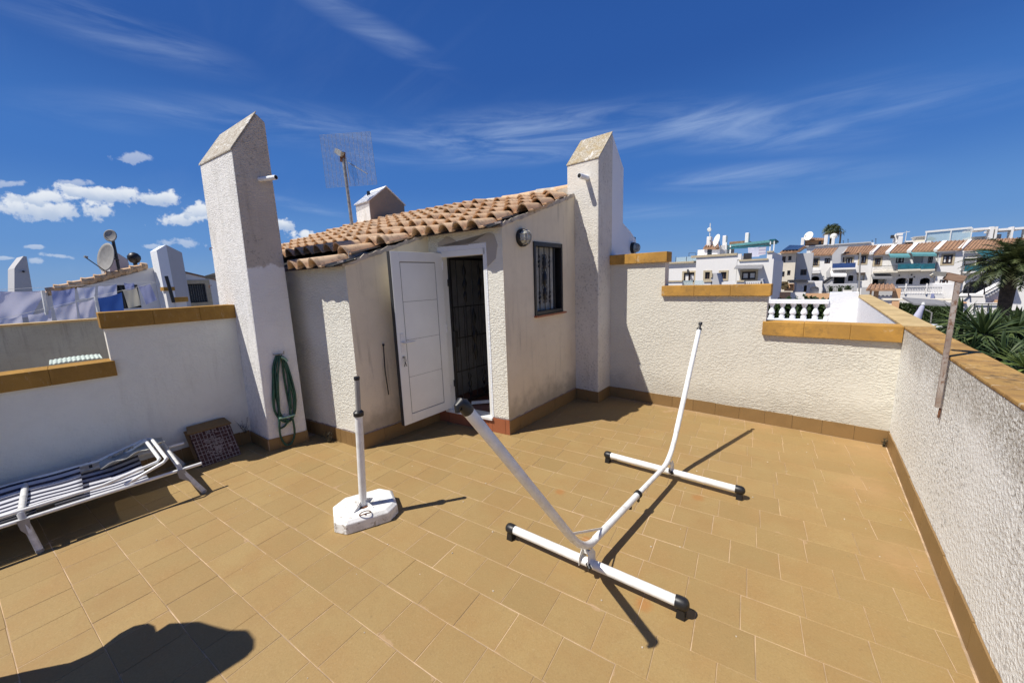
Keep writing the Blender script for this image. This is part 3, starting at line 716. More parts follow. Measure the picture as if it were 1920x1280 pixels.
for i, u in enumerate(np.linspace(.12, GL - .10, 5)):
    mb = MB(); mb.tube([FG.P(u, gz0 + .02), FG.P(u, gz1 - .02)], .006, 6)
    if i in (1, 3): ornate(mb, FG, u, 1.48, 1.96); ornate(mb, FG, u, .26, .58)
    if i == 2: ornate(mb, FG, u, .72, 1.40, .034)
    mb.build('bar', 'iron', gate)
for u in (.065, .21, .33, .47, .60):
    mb = MB(); mb.tube([FG.P(u, .62), FG.P(u, 1.44)], .005, 6); mb.build('bar', 'iron', gate)
mb = MB(); FG.box(mb, .004, .05, .95, 1.15, .016, .05); mb.build('lock_box', 'iron', gate)
for z_ in (.45, 1.70): mb = MB(); FG.box(mb, -.02, .02, z_, z_ + .08, -.02, .03); mb.build('gate_hinge', 'iron', gate)
# things glimpsed in the passage
mb = MB(); mb.bar((-3.36, 3.22, .19), (-3.02, 3.52, .21), .035); tag(mb.build('white_batten', 'white_metal'), 'white batten lying on the dark red floor just inside the doorway', 'batten')

# barred window
a, b, z0, z1 = wh
win = MB()
for (p, q, r_, s_) in ((a, a + .035, z0, z1), (b - .035, b, z0, z1), (a + .035, b - .035, z0, z0 + .045), (a + .035, b - .035, z1 - .05, z1)): F4.box(win, p, q, r_, s_, -.10, .018)
win = win.build('window', 'iron', ST, bevel=.002)
mb = MB(); F4.box(mb, a + .034, b - .034, z0 + .044, z1 - .049, -.085, -.08); mb.build('pane', 'glass_dark', win)
mb = MB()
nfold = 26
pts = [(a + .04 + (b - a - .16) * i / nfold, -.112 - .012 * math.sin(i * 1.9)) for i in range(nfold + 1)]
for i in range(nfold): mb.add([F4.P(pts[i][0], z0 + .03, pts[i][1] + .04), F4.P(pts[i + 1][0], z0 + .03, pts[i + 1][1] + .04), F4.P(pts[i + 1][0], z1 - .03, pts[i + 1][1] + .04), F4.P(pts[i][0], z1 - .03, pts[i][1] + .04)], [(0, 1, 2, 3)])
mb.build('curtain', 'curtain', win)
wm = (a + b) / 2
for i, u in enumerate(np.linspace(a + .035, b - .035, 6)[1:-1]):
    mb = MB(); o_ = -.02; mb.tube([F4.P(u, z0 + .02, o_), F4.P(u, z1 - .02, o_)], .007, 6)
    H_ = z1 - z0
    if i == 1 or i == 2:
        pass
    if i in (0, 2):
        for zc in (z0 + H_ * .24, z0 + H_ * .74): ornate(mb, F4, u, zc - .09, zc + .09, .015, o_)
    if i == 1:
        ornate(mb, F4, u, z0 + H_ * .17, z0 + H_ * .84, .030, o_)
        for zc in np.linspace(z0 + H_ * .2, z0 + H_ * .8, 8):
            for sg in (-1, 1):
                rg = [Vector(F4.P(u + sg * .024 + .020 * math.cos(t_), zc + .034 * math.sin(t_), o_)) for t_ in np.linspace(0, 2 * math.pi, 12)[:-1]]
                mb.tube(rg, .005, 5, closed=True)
    mb.build('bar', 'iron', win)
mb = MB(); F4.box(mb, a - .01, b + .035, z0 - .022, z0 - .001, .001, .05); mb.build('window_sill', 'terracotta', ST)

# roof: felt deck, clay tiles course by course, mortar verges and ridge caps
def R3(u, p, off=0.0):   # u along the ridge, p = horizontal distance up the slope, off = height over the deck
    q = RB + RU * u + RV * p; return (q[0], q[1], 2.93 + RM * p + off)
def uv(x, y): d_ = np.array([x, y]) - RB; return float(RU @ d_), float(RV @ d_)
ul = uv(-7.05, 4.0)[0]
roof = MB()
def deckpoly(xy, th=.05): roof.prism([(x, y, deck(x, y, 0)) for x, y in xy], (0, 0, -th))
deckpoly([(-7.05, 1.46), (-3.66, 1.885), (-3.66, 4.715), (-7.05, 4.30)])
deckpoly([(-3.6598, 2.92), (-2.60, 3.06), (-2.60, 4.60), (-2.72, 4.62), (-2.72, 4.82), (-3.6598, 4.715)])
roof = roof.build('roof', 'felt', ST)
def board(u0, u1, pf, pb):
    mb = MB(); q = lambda u, p, o: (RB[0] + RU[0] * u + RV[0] * p, RB[1] + RU[1] * u + RV[1] * p, 2.93 + RM * p + o)
    mb.prism([q(u0, pf, .022), q(u1, pf, .022), q(u1, pb, .006), q(u0, pb, .006)], (0, 0, -.012)); mb.build('eaves_shade_strip', 'felt', roof)  # black strip added so the tile mouths read as dark openings
board(-1.92, -1.06, -2.965, -2.70); board(-.98, .10, -1.962, -1.70)
def tile_mesh(mat):
    p = .205; Lt = .40; mb = MB(); prof = []
    for i in range(19):                       # one smooth S across the tile
        x = -.112 + .224 * i / 18; c_ = (x + .028) / .150
        z = .066 * max(0.0, math.cos(math.pi * c_)) ** .6 if abs(c_) < .5 else 0
        prof.append((x, .004 + max(0, z) + (.006 if i in (0, 18) else 0)))
    n = len(prof); th = .017
    vs = []
    for (yy, sc, lift, vz) in ((0, 1.0, .026, 1.30), (Lt, .90, -.006, .72)):
        for s_ in (0, 1):
            for (x, z) in prof: vs.append((x * sc, yy, z * vz + lift - (th if s_ else 0)))
    fs = []
    for i in range(n - 1):
        fs.append((i, i + 1, 2 * n + i + 1, 2 * n + i)); fs.append((n + i + 1, n + i, 3 * n + i, 3 * n + i + 1))
        fs.append((i + 1, i, n + i, n + i + 1)); fs.append((2 * n + i, 2 * n + i + 1, 3 * n + i + 1, 3 * n + i))
    fs += [(0, 2 * n, 3 * n, n), (n - 1, 2 * n - 1, 4 * n - 1, 3 * n - 1)]
    mb.add(vs, fs); me = mb.mesh('clay_tile')
    for q in me.polygons: q.use_smooth = True
    me.set_sharp_from_angle(angle=math.radians(38)); me.materials.append(MT[mat]); return me
tm = tile_mesh('roof')
Xa = Vector((RU[0], RU[1], 0)); Ya = Vector((RV[0], RV[1], RM)).normalized(); Za = Xa.cross(Ya)
RM3 = Matrix((Xa, Ya, Za)).transposed()
e_h = .335; cnt = 0; overflow = []
cand = []
for j in range(0, 10):
    p = -2.99 + j * e_h
    u = ul + .06
    while u < .40:
        q = RB + RU * u + RV * (p + .16)
        x, y = q
        ok = x > -7.1 and p < -.03
        if y < 2.98 + .12 * (x + 2.587) - .06 and x > -3.70: ok = False
        if x > -2.60: ok = False
        if x > -2.78 and y > 4.50: ok = False
        if j == 0 and x < -4.45: ok = False
        if ok: cand.append((x, y, u, p, j))
        u += .204
cand.sort(key=lambda c: math.hypot(c[0], c[1]))
for (x, y, u, p, j) in cand:
    lift = 0; dp = 0
    if j >= 1 and x < -3.98: lift = .055; dp = .075 if j == 1 else 0
    if j >= 1 and -3.98 <= x < -3.7: lift = .02
    pos = R3(u + U(-.005, .005), p + dp + U(-.010, .010), lift + .008)
    o = bpy.data.objects.new('roof_tile', tm); COL.objects.link(o); o.parent = roof
    o.matrix_local = Matrix.Translation(Vector(pos) - ST.location) @ (RM3.to_4x4()) @ Matrix.Rotation(U(-.03, .03), 4, 'Z') @ Matrix.Rotation(U(-.02, .02), 4, 'Y')
# fix: parent chain offset (roof sits at the house origin)
mb = MB()
for k in range(15):
    u1 = -4.2 + .30 * k + .2
    if u1 > .12: break
    a_ = R3(u1, -.015, .085 + U(-.012, .012)); b_ = R3(u1 + .33, -.015, .085 + U(-.012, .012))
    cap = MB(); n_ = 9
    A, B = Vector(a_), Vector(b_)
    vs = []
    for (P_, rr) in ((A, .085), (B, .072)):
        for s_ in (1.0, .84):
            for i in range(n_):
                t_ = math.pi * i / (n_ - 1); vs.append(P_ + Vector((RV[0], RV[1], 0)) * math.cos(t_) * rr * s_ + Vector((0, 0, 1)) * (math.sin(t_) * rr * s_ * .8 - .03))
    fs = []
    for i in range(n_ - 1):
        fs += [(i, i + 1, 2 * n_ + i + 1, 2 * n_ + i), (n_ + i + 1, n_ + i, 3 * n_ + i, 3 * n_ + i + 1), (i + 1, i, n_ + i, n_ + i + 1), (2 * n_ + i, 2 * n_ + i + 1, 3 * n_ + i + 1, 3 * n_ + i)]
    cap.add(vs, fs); cap.build('ridge_cap', 'mortar_pale' if k % 3 == 0 else 'roof', roof, True)
mb = MB(); mb.bar(R3(-4.25, -.03, .02), R3(.15, -.03, .02), .13, .09); mb.build('ridge_mortar', 'mortar_pale', roof)
def ragged(F, u0, u1, n, mb, lo=-.028, hi=.012):
    tp, bt = [], []
    for i in range(n + 1):
        u = u0 + (u1 - u0) * i / n; q = F.P(u, 0, .02); z = deck(q[0], q[1]); tp.append((u, z + hi + U(-.012, .016))); bt.append((u, z + lo + U(-.010, .006)))
    for i in range(n): F.poly(mb, [bt[i], bt[i + 1], tp[i + 1], tp[i]], .0, U(.010, .018))
mb = MB(); ragged(F2, -.03, ln(C1, C2) - .02, 22, mb); mb.build('verge_mortar', 'mortar_pale', roof)
mb = MB(); ragged(F4, .0, L4 - .06, 28, mb); mb.build('verge_mortar', 'mortar_pale', roof)
for F, L_ in ((F1, ln(C0, C1)), (F3, L3)):
    mb = MB()
    for i in range(24):
        u = L_ * i / 24; q = F.P(u, 0, 0); z = deck(q[0], q[1]); F.box(mb, u, u + L_ / 24, z - .03, z + .02 + U(-.008, .01), -.02, .012 + U(0, .01))
    mb.build('eaves_mortar', 'mortar', roof)
# hidden body under the left of the roof, reaching over the neighbour's stairs
mb = MB(); mb.box(-7.0, -5.2, 1.75, 4.2, -3.1, 1.85)
for (x0, x1) in ((-7.0, -5.2),): mb.prism([(x1, 1.75, 1.85), (x1, 4.2, 1.85), (x1, 4.2, deck(x1, 4.2, -.06)), (x1, 1.75, deck(x1, 1.75, -.06))], (x0 - x1, 0, 0))
mb.build('neighbour_stair_wall', 'st_house', ST)

# bulkhead lamp by the window
lc = F4.uz(977, 446); base_ = Vector(F4.P(lc[0], lc[1], .001)); o4 = Vector((F4.o[0], F4.o[1], 0)); d4 = Vector((F4.d[0], F4.d[1], 0)); zv = Vector((0, 0, 1))
def bulkhead(c, o_, d_, R, label):
    t = thing('wall_lamp', c, label, 'wall lamp', 'round bulkhead lamps on the stair houses')
    MB().lathe([(R, 0), (R, .035), (R * .92, .045), (R * .8, .045)], c, o_, 24).build('lamp_base', 'black', t, True)
    MB().lathe([(R * .80, .04), (R * .78, .06), (R * .66, .085), (R * .42, .102), (R * .1, .108)], c, o_, 24).build('lamp_glass', 'lens', t, True)
    cg = MB()
    for s_ in (-.35, .35):
        cg.tube([c + d_ * R * s_ * 1.0 + zv * R * .86 * k_ + o_ * (.045 + .07 * math.sqrt(max(0, 1 - k_ * k_))) for k_ in np.linspace(-1, 1, 9)], .0045, 6)
        cg.tube([c + zv * R * s_ * 1.0 + d_ * R * .86 * k_ + o_ * (.045 + .07 * math.sqrt(max(0, 1 - k_ * k_))) for k_ in np.linspace(-1, 1, 9)], .0045, 6)
    cg.tube([c + (d_ * math.cos(a) + zv * math.sin(a)) * R * .62 + o_ * .095 for a in np.linspace(0, 2 * math.pi, 21)[:-1]], .0045, 6, closed=True)
    cg.build('lamp_cage', 'grey_plastic', t, True); return t
bulkhead(base_, o4, d4, .098, 'round black bulkhead lamp with a wire cage beside the barred window')
# thin rod leaning on the shaded wall left of the door
pa = F2.P(*F2.uz(717, 646), .02); pb = F2.P(*F2.uz(727, 739), .02)
pm = F2.P((F2.uz(717, 646)[0] + F2.uz(727, 739)[0]) / 2 - .012, (pa[2] + pb[2]) / 2, .02)
mb = MB(); mb.tube([pa, pm, pb], .006, 6); mb.lathe([(.011, -.012), (.013, 0), (.011, .012)], pa, (0, 0, 1), 8); tag(mb.build('hanging_rod', 'iron', smooth=True), 'thin dark rod hanging on the shaded wall left of the white door', 'rod')

# ---- right hand pillar
def gable(mb, x0, x1, y0, yr, y1, z0, ze0, zr, ze1, tx=0.0, ty=0.0):
    # tapered slab with a ridge along x
    bs = [(x0, y0, z0), (x1, y0, z0), (x1, y1, z0), (x0, y1, z0)]
    tp = [(x0 + tx, y0 + ty, ze0), (x1 - tx, y0 + ty, ze0), (x1 - tx, yr, zr), (x1 - tx, y1 - ty, ze1), (x0 + tx, y1 - ty, ze1), (x0 + tx, yr, zr)]
    return mb.add(bs + tp, [(3, 2, 1, 0), (0, 1, 5, 4), (1, 2, 7, 6, 5), (2, 3, 8, 7), (3, 0, 4, 9, 8), (4, 5, 6, 9), (6, 7, 8, 9)])
PR = thing('chimney_pillar', (-2.48, 5.0, 0), 'tall cream gabled pillar with a drain pipe at the right end of the tiled roof', 'pillar')
gable(MB(), -2.712, -2.249, 4.60, 5.0, 5.02, -.3, 3.235, 3.632, 3.61).build('shaft', 'st_pillar', PR, bevel=.012)
gable(MB(), -2.705, -2.253, 5.022, 5.03, 5.40, -.3, 3.60, 3.605, 3.262).build('far_half', 'st_white', PR, bevel=.012)
capn = MB()
def capslab(mb, A, B, C, D, th=.012): # thin weathered render coat on the slope
    mb.prism([A, B, C, D], (0, 0, -th))
capslab(capn, (-2.716, 4.592, 3.240), (-2.245, 4.592, 3.240), (-2.245, 5.0, 3.645), (-2.716, 5.0, 3.645)); capn.build('cap', 'st_cap', PR)
FPf = Facade((-2.712, 4.60), (1, 0)); FPs = Facade((-2.249, 4.60), (0, 1), (1, 0))
skirting(FPf, .10, .473, PR, .160); skirting(FPs, 0, .37, PR, .155)
def pipe(c, d_, L_, r=.03):
    m_ = MB(); n_ = 16; c = Vector(c); d_ = Vector(d_).normalized()
    m_.lathe([(r, -.03), (r, L_), (r * .86, L_), (r * .86, L_ - .06)], c, d_, n_)
    return m_
pe = FPf.P(*FPf.uz(1101, 334), 0)
pp = pipe(pe, (-.08, -1, .0), .185, .032).build('drain_pipe', 'st_white', PR, True)
mb = MB().lathe([(.027, 0), (.027, .002)], Vector(pe) + Vector((-.08, -1, 0)).normalized() * .1835, (-.08, -1, 0), 14); mb.build('bore_shade_disc', 'felt', PR)  # black disc in the mouth paints the shade inside the pipe

# ---- left hand pillar
PL = thing('chimney_pillar', (-4.9, 1.42, 0), 'tallest weathered pillar with a slanted top, standing at the near left corner of the stair house', 'pillar')
mb = MB()
bs = [(-5.44, 1.17, -.3), (-4.484, 1.232, -.3), (-4.405, 1.605, -.3), (-5.44, 1.56, -.3)]
tp = [(-5.35, 1.225, 3.112), (-4.44, 1.280, 3.075), (-4.42, 1.525, 3.462), (-4.42, 1.60, 3.40), (-5.35, 1.56, 3.40), (-5.42, 1.475, 3.492)]
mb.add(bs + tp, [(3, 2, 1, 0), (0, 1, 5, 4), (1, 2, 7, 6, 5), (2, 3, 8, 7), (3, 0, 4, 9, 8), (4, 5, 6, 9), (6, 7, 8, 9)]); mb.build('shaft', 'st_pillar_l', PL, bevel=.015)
mb = MB(); capslab(mb, (-5.362, 1.217, 3.120), (-4.434, 1.272, 3.083), (-4.412, 1.525, 3.476), (-5.43, 1.475, 3.506), .014); mb.build('cap', 'st_cap_l', PL)
FLf = Facade((-5.44, 1.17), (.956, .062)); FLs = Facade((-4.484, 1.232), (.079, .373), (.978, -.207))
skirting(FLf, .50, .970, PL, .135); skirting(FLs, 0, .381, PL, .135)
pp = pipe((-4.425, 1.485, 2.835), (1, .35, -.03), .22, .022).build('drain_pipe', 'st_white', PL, True)
MB().lathe([(.019, 0), (.019, .002)], Vector((-4.425, 1.485, 2.835)) + Vector((1, .35, -.03)).normalized() * .2185, (1, .35, -.03), 12).build('bore_shade_disc', 'felt', PL)  # black disc standing in for the shade inside this pipe
for (px_, py_) in ((399, 465), (397, 535)):
    q = Vector(FLf.P(*FLf.uz(px_, py_), 0)); mb = MB(); mb.tube([q, q + Vector((0, -.025, 0)), q + Vector((.015, -.03, -.01)), q + Vector((.02, -.03, -.03))], .004, 6); mb.build('hook', 'rust', PL, True)

# ---- small chimney on the ridge, white in the sun
SC = thing('small_chimney', (-6.75, 4.2, 2.7), 'short white gabled chimney with a peaked cap at the far end of the tiled roof', 'chimney')
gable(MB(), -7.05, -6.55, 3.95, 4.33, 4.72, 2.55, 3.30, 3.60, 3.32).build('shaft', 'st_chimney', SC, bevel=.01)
mb = MB(); capslab(mb, (-7.07, 3.93, 3.295), (-6.53, 3.93, 3.295), (-6.53, 4.33, 3.612), (-7.07, 4.33, 3.612), .02); capslab(mb, (-7.07, 4.331, 3.612), (-6.53, 4.331, 3.612), (-6.53, 4.74, 3.315), (-7.07, 4.74, 3.315), .02); mb.build('cap', 'st_white', SC)
mb = MB(); mb.box(-6.92, -6.87, 4.14, 4.18, 3.46, 3.545); mb.build('cap_bracket', 'iron', SC)

# ================================================================== THINGS ON THE TERRACE
# ---- hammock stand
HS = thing('hammock_stand', (-.9, 2.4, 0), 'white steel hammock stand with upswept arms and black feet in mid terrace', 'hammock stand')
def footbar(a, b, name='foot_bar'):
    a, b = Vector(a), Vector(b); d_ = (b - a).normalized()
    MB().tube([a + d_ * .02, b - d_ * .02], .027, 16).build(name, 'white_metal', HS, True)
    for p, s_ in ((a, -1), (b, 1)):
        e = MB(); e.lathe([(.031, -.03), (.033, -.015), (.033, .012), (.028, .026), (.016, .035), (.003, .038)], p, tuple(d_ * s_), 16)
        side = Vector((-d_.y, d_.x, 0))
        q = p - Vector((0, 0, 0))
        pts = []
        for z_, w in ((.0, .027), (.052, .022)):
            for i, j in ((-1, -1), (1, -1), (1, 1), (-1, 1)): pts.append(Vector((p.x, p.y, z_)) + d_ * i * w * .8 + side * j * w)
        e.hexa(pts); e.build('foot_cap', 'black', HS, True)
nbL, nbR = fl(958, 990, .078), fl(1278, 1130, .078); fbL, fbR = fl(1140, 852, .075), fl(1387, 918, .075)
footbar(nbL, nbR); footbar(fbL, fbR)
XN, XF = -.935, -.865
SPN, SPF = Vector((XN, 1.88, .155)), Vector((XF, 2.97, .165)); joint = SPN.lerp(SPF, .56)
MB().tube([SPN, joint], .0225, 16).build('spine_tube', 'white_metal', HS, True)
MB().tube([joint, SPF], .0185, 16).build('spine_tube', 'white_metal', HS, True)
mb = MB(); dj = (SPF - SPN).normalized(); mb.lathe([(.025, -.02), (.029, -.015), (.029, .012), (.021, .02)], joint, tuple(dj), 16); mb.bar(joint - Vector((0, 0, .02)), joint + dj * .012 - Vector((0, 0, .062)), .014, .02); mb.build('joint_collar', 'black', HS, True)
mb = MB(); jk = joint - dj * .13; mb.tube([jk - Vector((0, 0, .02)), jk - Vector((0, 0, .048))], .013, 10); mb.build('locking_knob', 'black', HS, True)
nt_ = Vector((XN - .012, .885, 1.288)); ft_ = Vector((XF, 4.00, 1.195))
def arm(low, elbow, tip, r, base_dir):
    pts = []
    for i in range(9):                       # smooth bend
        t_ = i / 8; pts.append(low * (1 - t_) ** 2 + elbow * 2 * t_ * (1 - t_) + (elbow.lerp(tip, .20)) * t_ ** 2)
    return pts
p_near = arm(SPN + Vector((0, .03, 0)), Vector((XN, 1.76, .125)), nt_, .02, None)
MB().tube(p_near, .0215, 16).build('arm_elbow', 'white_metal', HS, True)
aj = p_near[-1]
MB().tube([aj, nt_], [.0235, .0225], 18).build('arm', 'white_metal', HS, True)
da = (nt_ - aj).normalized()
mb = MB(); mb.tube([nt_ - da * .004, nt_ + da * .035, nt_ + da * .046 + Vector((0, -.006, 0)), nt_ + da * .048 + Vector((0, -.018, -.008)), nt_ + da * .034 + Vector((0, -.028, -.02))], [.0245, .0245, .020, .013, .009], 14); mb.build('arm_cap', 'black', HS, True)
p_far = arm(SPF, Vector((XF, 3.16, .145)), ft_, .02, None)
MB().tube(p_far, .0205, 16).build('arm_elbow', 'white_metal', HS, True)
bj = p_far[-1]; MB().tube([bj, ft_], [.0225, .0215], 18).build('arm', 'white_metal', HS, True)
db = (ft_ - bj).normalized()
mb = MB(); mb.lathe([(.024, -.01), (.024, .012), (.012, .022), (.011, .05), (.018, .06), (.018, .08), (.006, .088)], ft_, tuple(db), 12); mb.build('arm_cap', 'black', HS, True)
for P_, lab in ((Vector((XN, 1.775, .088)), 0), (Vector((XF, 3.135, .09)), 1)):
    mb = MB()
    for sx in (-1, 1):
        prof = [P_ + Vector((sx * .03, -.045, -.03)), P_ + Vector((sx * .03, .045, -.03)), P_ + Vector((sx * .026, .05, .03)), P_ + Vector((sx * .022, .02, .075)), P_ + Vector((sx * .022, -.02, .075)), P_ + Vector((sx * .026, -.05, .03))]
        mb.prism(prof, (sx * .003, 0, 0))
    mb.bar(P_ + Vector((-.028, 0, .05)), P_ + Vector((.028, 0, .05)), .02, .02); mb.build('saddle_bracket', 'white_metal', HS)
    mb = MB(); mb.tube([P_ + Vector((.018, -.03, .0)), P_ + Vector((.045, -.05, -.012))], .012, 10); mb.build('clamp_bolt', 'black', HS, True)
mb = MB(); g0 = aj.lerp(nt_, .03); g1 = SPN + Vector((0, .10, .022))
mb.prism([g0 + Vector((0, 0, .0)), g1, g1 - Vector((0, 0, .014)), g0 - Vector((0, -.01, .02))], (.004, 0, 0)); mb.build('brace_plate', 'white_metal', HS)

# ---- parasol base
PB = thing('parasol_base', (-2.56, 1.26, 0), 'chipped white concrete parasol base with white pole, left of the hammock stand', 'parasol base')
ex = Vector((.40, .917, 0)); ey = Vector((-.917, .40, 0)); cb = Vector((-2.562, 1.268, 0))
def octo(hx, hy, ch, z): return [cb + ex * a + ey * b + Vector((0, 0, z)) for a, b in ((-hx + ch, -hy), (hx - ch, -hy), (hx, -hy + ch), (hx, hy - ch), (hx - ch, hy), (-hx + ch, hy), (-hx, hy - ch), (-hx, -hy + ch))]
mb = MB(); v = octo(.225, .185, .075, .002) + octo(.222, .182, .075, .075) + octo(.200, .160, .075, .098)
mb.add(v, [tuple(range(8))[::-1], tuple(range(16, 24))] + [(i, (i + 1) % 8, 8 + (i + 1) % 8, 8 + i) for i in range(8)] + [(8 + i, 8 + (i + 1) % 8, 16 + (i + 1) % 8, 16 + i) for i in range(8)]); mb.build('concrete_block', 'old_white', PB, bevel=.006)
pb0 = Vector(fl(681, 947, .098)); pt1 = Vector((-2.498, 1.278, 1.10)); dp_ = (pt1 - pb0).normalized(); Lp = (pt1 - pb0).length
mid = pb0 + dp_ * (Lp * .735)
MB().tube([pb0 + Vector((0, 0, -.0)), mid], .0275, 18).build('pole', 'white_metal', PB, True)
MB().tube([mid - dp_ * .02, pt1], .018, 16).build('inner_pole', 'grey_plastic', PB, True)
mb = MB(); mb.lathe([(.030, -.022), (.036, -.02), (.036, .008), (.029, .014), (.024, .02), (.019, .02)], mid, tuple(dp_), 18); mb.build('pole_collar', 'black', PB, True)
mb = MB(); mb.lathe([(.019, -.018), (.021, .0), (.019, .006)], pt1, tuple(dp_), 14); mb.build('pole_tip', 'black', PB, True)
MB().lathe([(.003, 0), (.003, .002)], mid + dp_ * .22 + Vector((.012, -.012, 0)), (.6, -.7, .1), 8).build('rivet', 'galv', PB)
for a in (0.3, 0.3 + math.pi / 2, 0.3 + math.pi, 0.3 + 1.5 * math.pi):
    d_ = Vector((math.cos(a), math.sin(a), 0)); s_ = Vector((-d_.y, d_.x, 0)); q = pb0 + d_ * .027
    mb = MB(); mb.prism([q, q + d_ * .075, q + d_ * .07 + Vector((0, 0, .008)), q + Vector((0, 0, .045))], tuple(s_ * .006)); mb.build('pole_gusset', 'old_white', PB)
mb = MB(); mb.lathe([(.045, 0), (.047, .003), (.04, .006)], pb0, (0, 0, 1), 18); mb.build('flange', 'rust', PB)
c_ = Vector(fl(685, 964, .10)); mb = MB(); mb.tube([c_ + ex * .040 * math.cos(t_) + ey * .019 * math.sin(t_) + Vector((0, 0, .004 + .012 * abs(math.sin(t_)))) for t_ in np.linspace(0, 2 * math.pi, 17)[:-1]], .0038, 6, closed=True); mb.build('carry_handle', 'rust', PB, True)
mb = MB(); mb.lathe([(.005, 0), (.005, .006)], c_, (0, 0, 1), 8); mb.build('bolt', 'rust', PB)

# ---- sun lounger
SL = thing('sun_lounger', (-4.35, -.3, 0), 'low white sun lounger with navy and white striped fabric by the left parapet', 'sun lounger')
XA, XB, ZR = -4.088, -4.80, .250
def flat_tube(pts, name, r=.0125, mat='white_metal', par=SL, n=12): return MB().tube(pts, r, n).build(name, mat, par, True)
flat_tube([(XA, -1.55, ZR), (XA, .60, ZR)], 'side_rail', .0135); flat_tube([(XB, -1.55, ZR), (XB, .60, ZR)], 'side_rail', .0135)
flat_tube([(XA, -1.53, ZR - .01), (XB, -1.53, ZR - .01)], 'cross_bar')
def leg(y0, fy, spl=.0):
    pts = [(XA + .05, fy, .012), (XA + .02, (y0 + fy) / 2, .13), (XA, y0, ZR + .0), (XA - .012, y0 - .006, ZR + .036), (XB + .012, y0 - .006, ZR + .036), (XB, y0, ZR), (XB - .02, (y0 + fy) / 2, .13), (XB - .05, fy, .012)]
    l_ = flat_tube(pts, 'leg', .0185, 'leg_metal')
    for p in (pts[0], pts[-1]): MB().lathe([(.019, -.012), (.02, 0), (.018, .012)], (p[0], p[1], .014), (0, 0, 1), 10).build('rubber_foot', 'grey_plastic', l_, True)
    for x in (XA, XB):
        mb = MB(); mb.prism([(x + .012, y0 - .028, ZR + .008), (x + .012, y0 + .028, ZR + .008), (x + .02, y0 + .02, ZR - .06), (x + .03, (y0 + fy) / 2, ZR - .13), (x + .02, y0 - .02, ZR - .06)], (.007, 0, 0)); mb.build('leg_bracket', 'grey_plastic', SL)
leg(.46, .575); leg(-.36, -.325)
def stripes():
    m = Mat('striped_textile', (.7, .7, .72), .85)
    s_ = m.n('ShaderNodeSeparateXYZ'); m.l(m.P(), s_.inputs[0])
    w = m.math('SINE', m.math('MULTIPLY', s_.outputs[0], 2 * math.pi / .086)); t_ = m.rng(w, -.15, .15)
    m.setcol(m.mix(t_, (.012, .016, .05), (.66, .67, .72)))
    tr = m.n('ShaderNodeBsdfTransparent'); mx = m.n('ShaderNodeMixShader'); mx.inputs[0].default_value = .30
    m.l(m.b.outputs[0], mx.inputs[1]); m.l(tr.outputs[0], mx.inputs[2]); m.l(mx.outputs[0], m.t.nodes['Material Output'].inputs['Surface'])
    return m.m
MT['stripes'] = stripes()
def sag(u, v): 
    y = -1.53 + 1.80 * u; x = XA - .03 + (XB + .03 - XA + .03) * v
    z = ZR - .012 - .035 * math.sin(math.pi * v) + .006 * math.sin(u * 19) * math.sin(math.pi * v) + (.03 * max(0, u - .9) * 10 * (v) if u > .9 else 0)
    return (x, y, z)
MB().grid(sag, 40, 14).build('seat_fabric', 'stripes', SL, True, solid=.004)
def sag2(u, v):
    y = -1.50 + 1.42 * u; x = XA - .07 + (XB + .07 - XA + .07) * v
    return (x - .05 * v, y, ZR + .032 - .022 * math.sin(math.pi * v) + .004 * math.sin(u * 23 + v * 3) + .032 * v ** 5)
MB().grid(sag2, 40, 14).build('back_fabric', 'stripes', SL, True, solid=.004)
bk = flat_tube([(XA - .03, -1.52, ZR + .045), (XA - .03, .02, ZR + .06), (XA - .032, .335, ZR + .118), (XA - .06, .352, ZR + .130), (XB + .06, .335, ZR + .150), (XB + .03, .31, ZR + .140), (XB + .03, .02, ZR + .06), (XB + .03, -1.52, ZR + .045)], 'backrest_frame', .0125)
flat_tube([(XA - .015, .13, ZR + .015), (XA + .01, .365, ZR + .112), (XA - .02, .392, ZR + .125), (XB + .10, .375, ZR + .155), (XB + .06, .35, ZR + .150), (XB + .05, .10, ZR + .02)], 'prop_frame', .0125)
mb = MB(); mb.bar((XA - .03, -.30, ZR + .022), (XA - .03, -.22, ZR + .026), .03, .022); mb.build('hinge_block', 'black', SL)
for yy in (-.02, .10): mb = MB(); mb.bar((XB + .0, yy, ZR + .01), (XB - .01, yy, ZR + .065), .02, .026); mb.build('hinge_block', 'black', SL)
def canopy(u, v):   # the crumpled head flap lying against the wall side
    y = .03 + .42 * u; x = XB + .02 + .20 * v
    return (x, y, ZR + .055 + .08 * u - .03 * math.sin(v * math.pi) + .012 * math.sin(u * 17 + v * 5))
MB().grid(canopy, 16, 6).build('head_flap', 'curtain', SL, True, solid=.004)
def notch(yc):
    mb = MB()
    for k in range(5): mb.lathe([(.013, 0), (.013, .008)], (XB + .06, yc + k * .035, ZR + .075 + k * .010), (1, 0, 0), 8)
    return mb
tag(notch(.10).build('ratchet_teeth', 'grey_plastic', SL), kind='stuff')

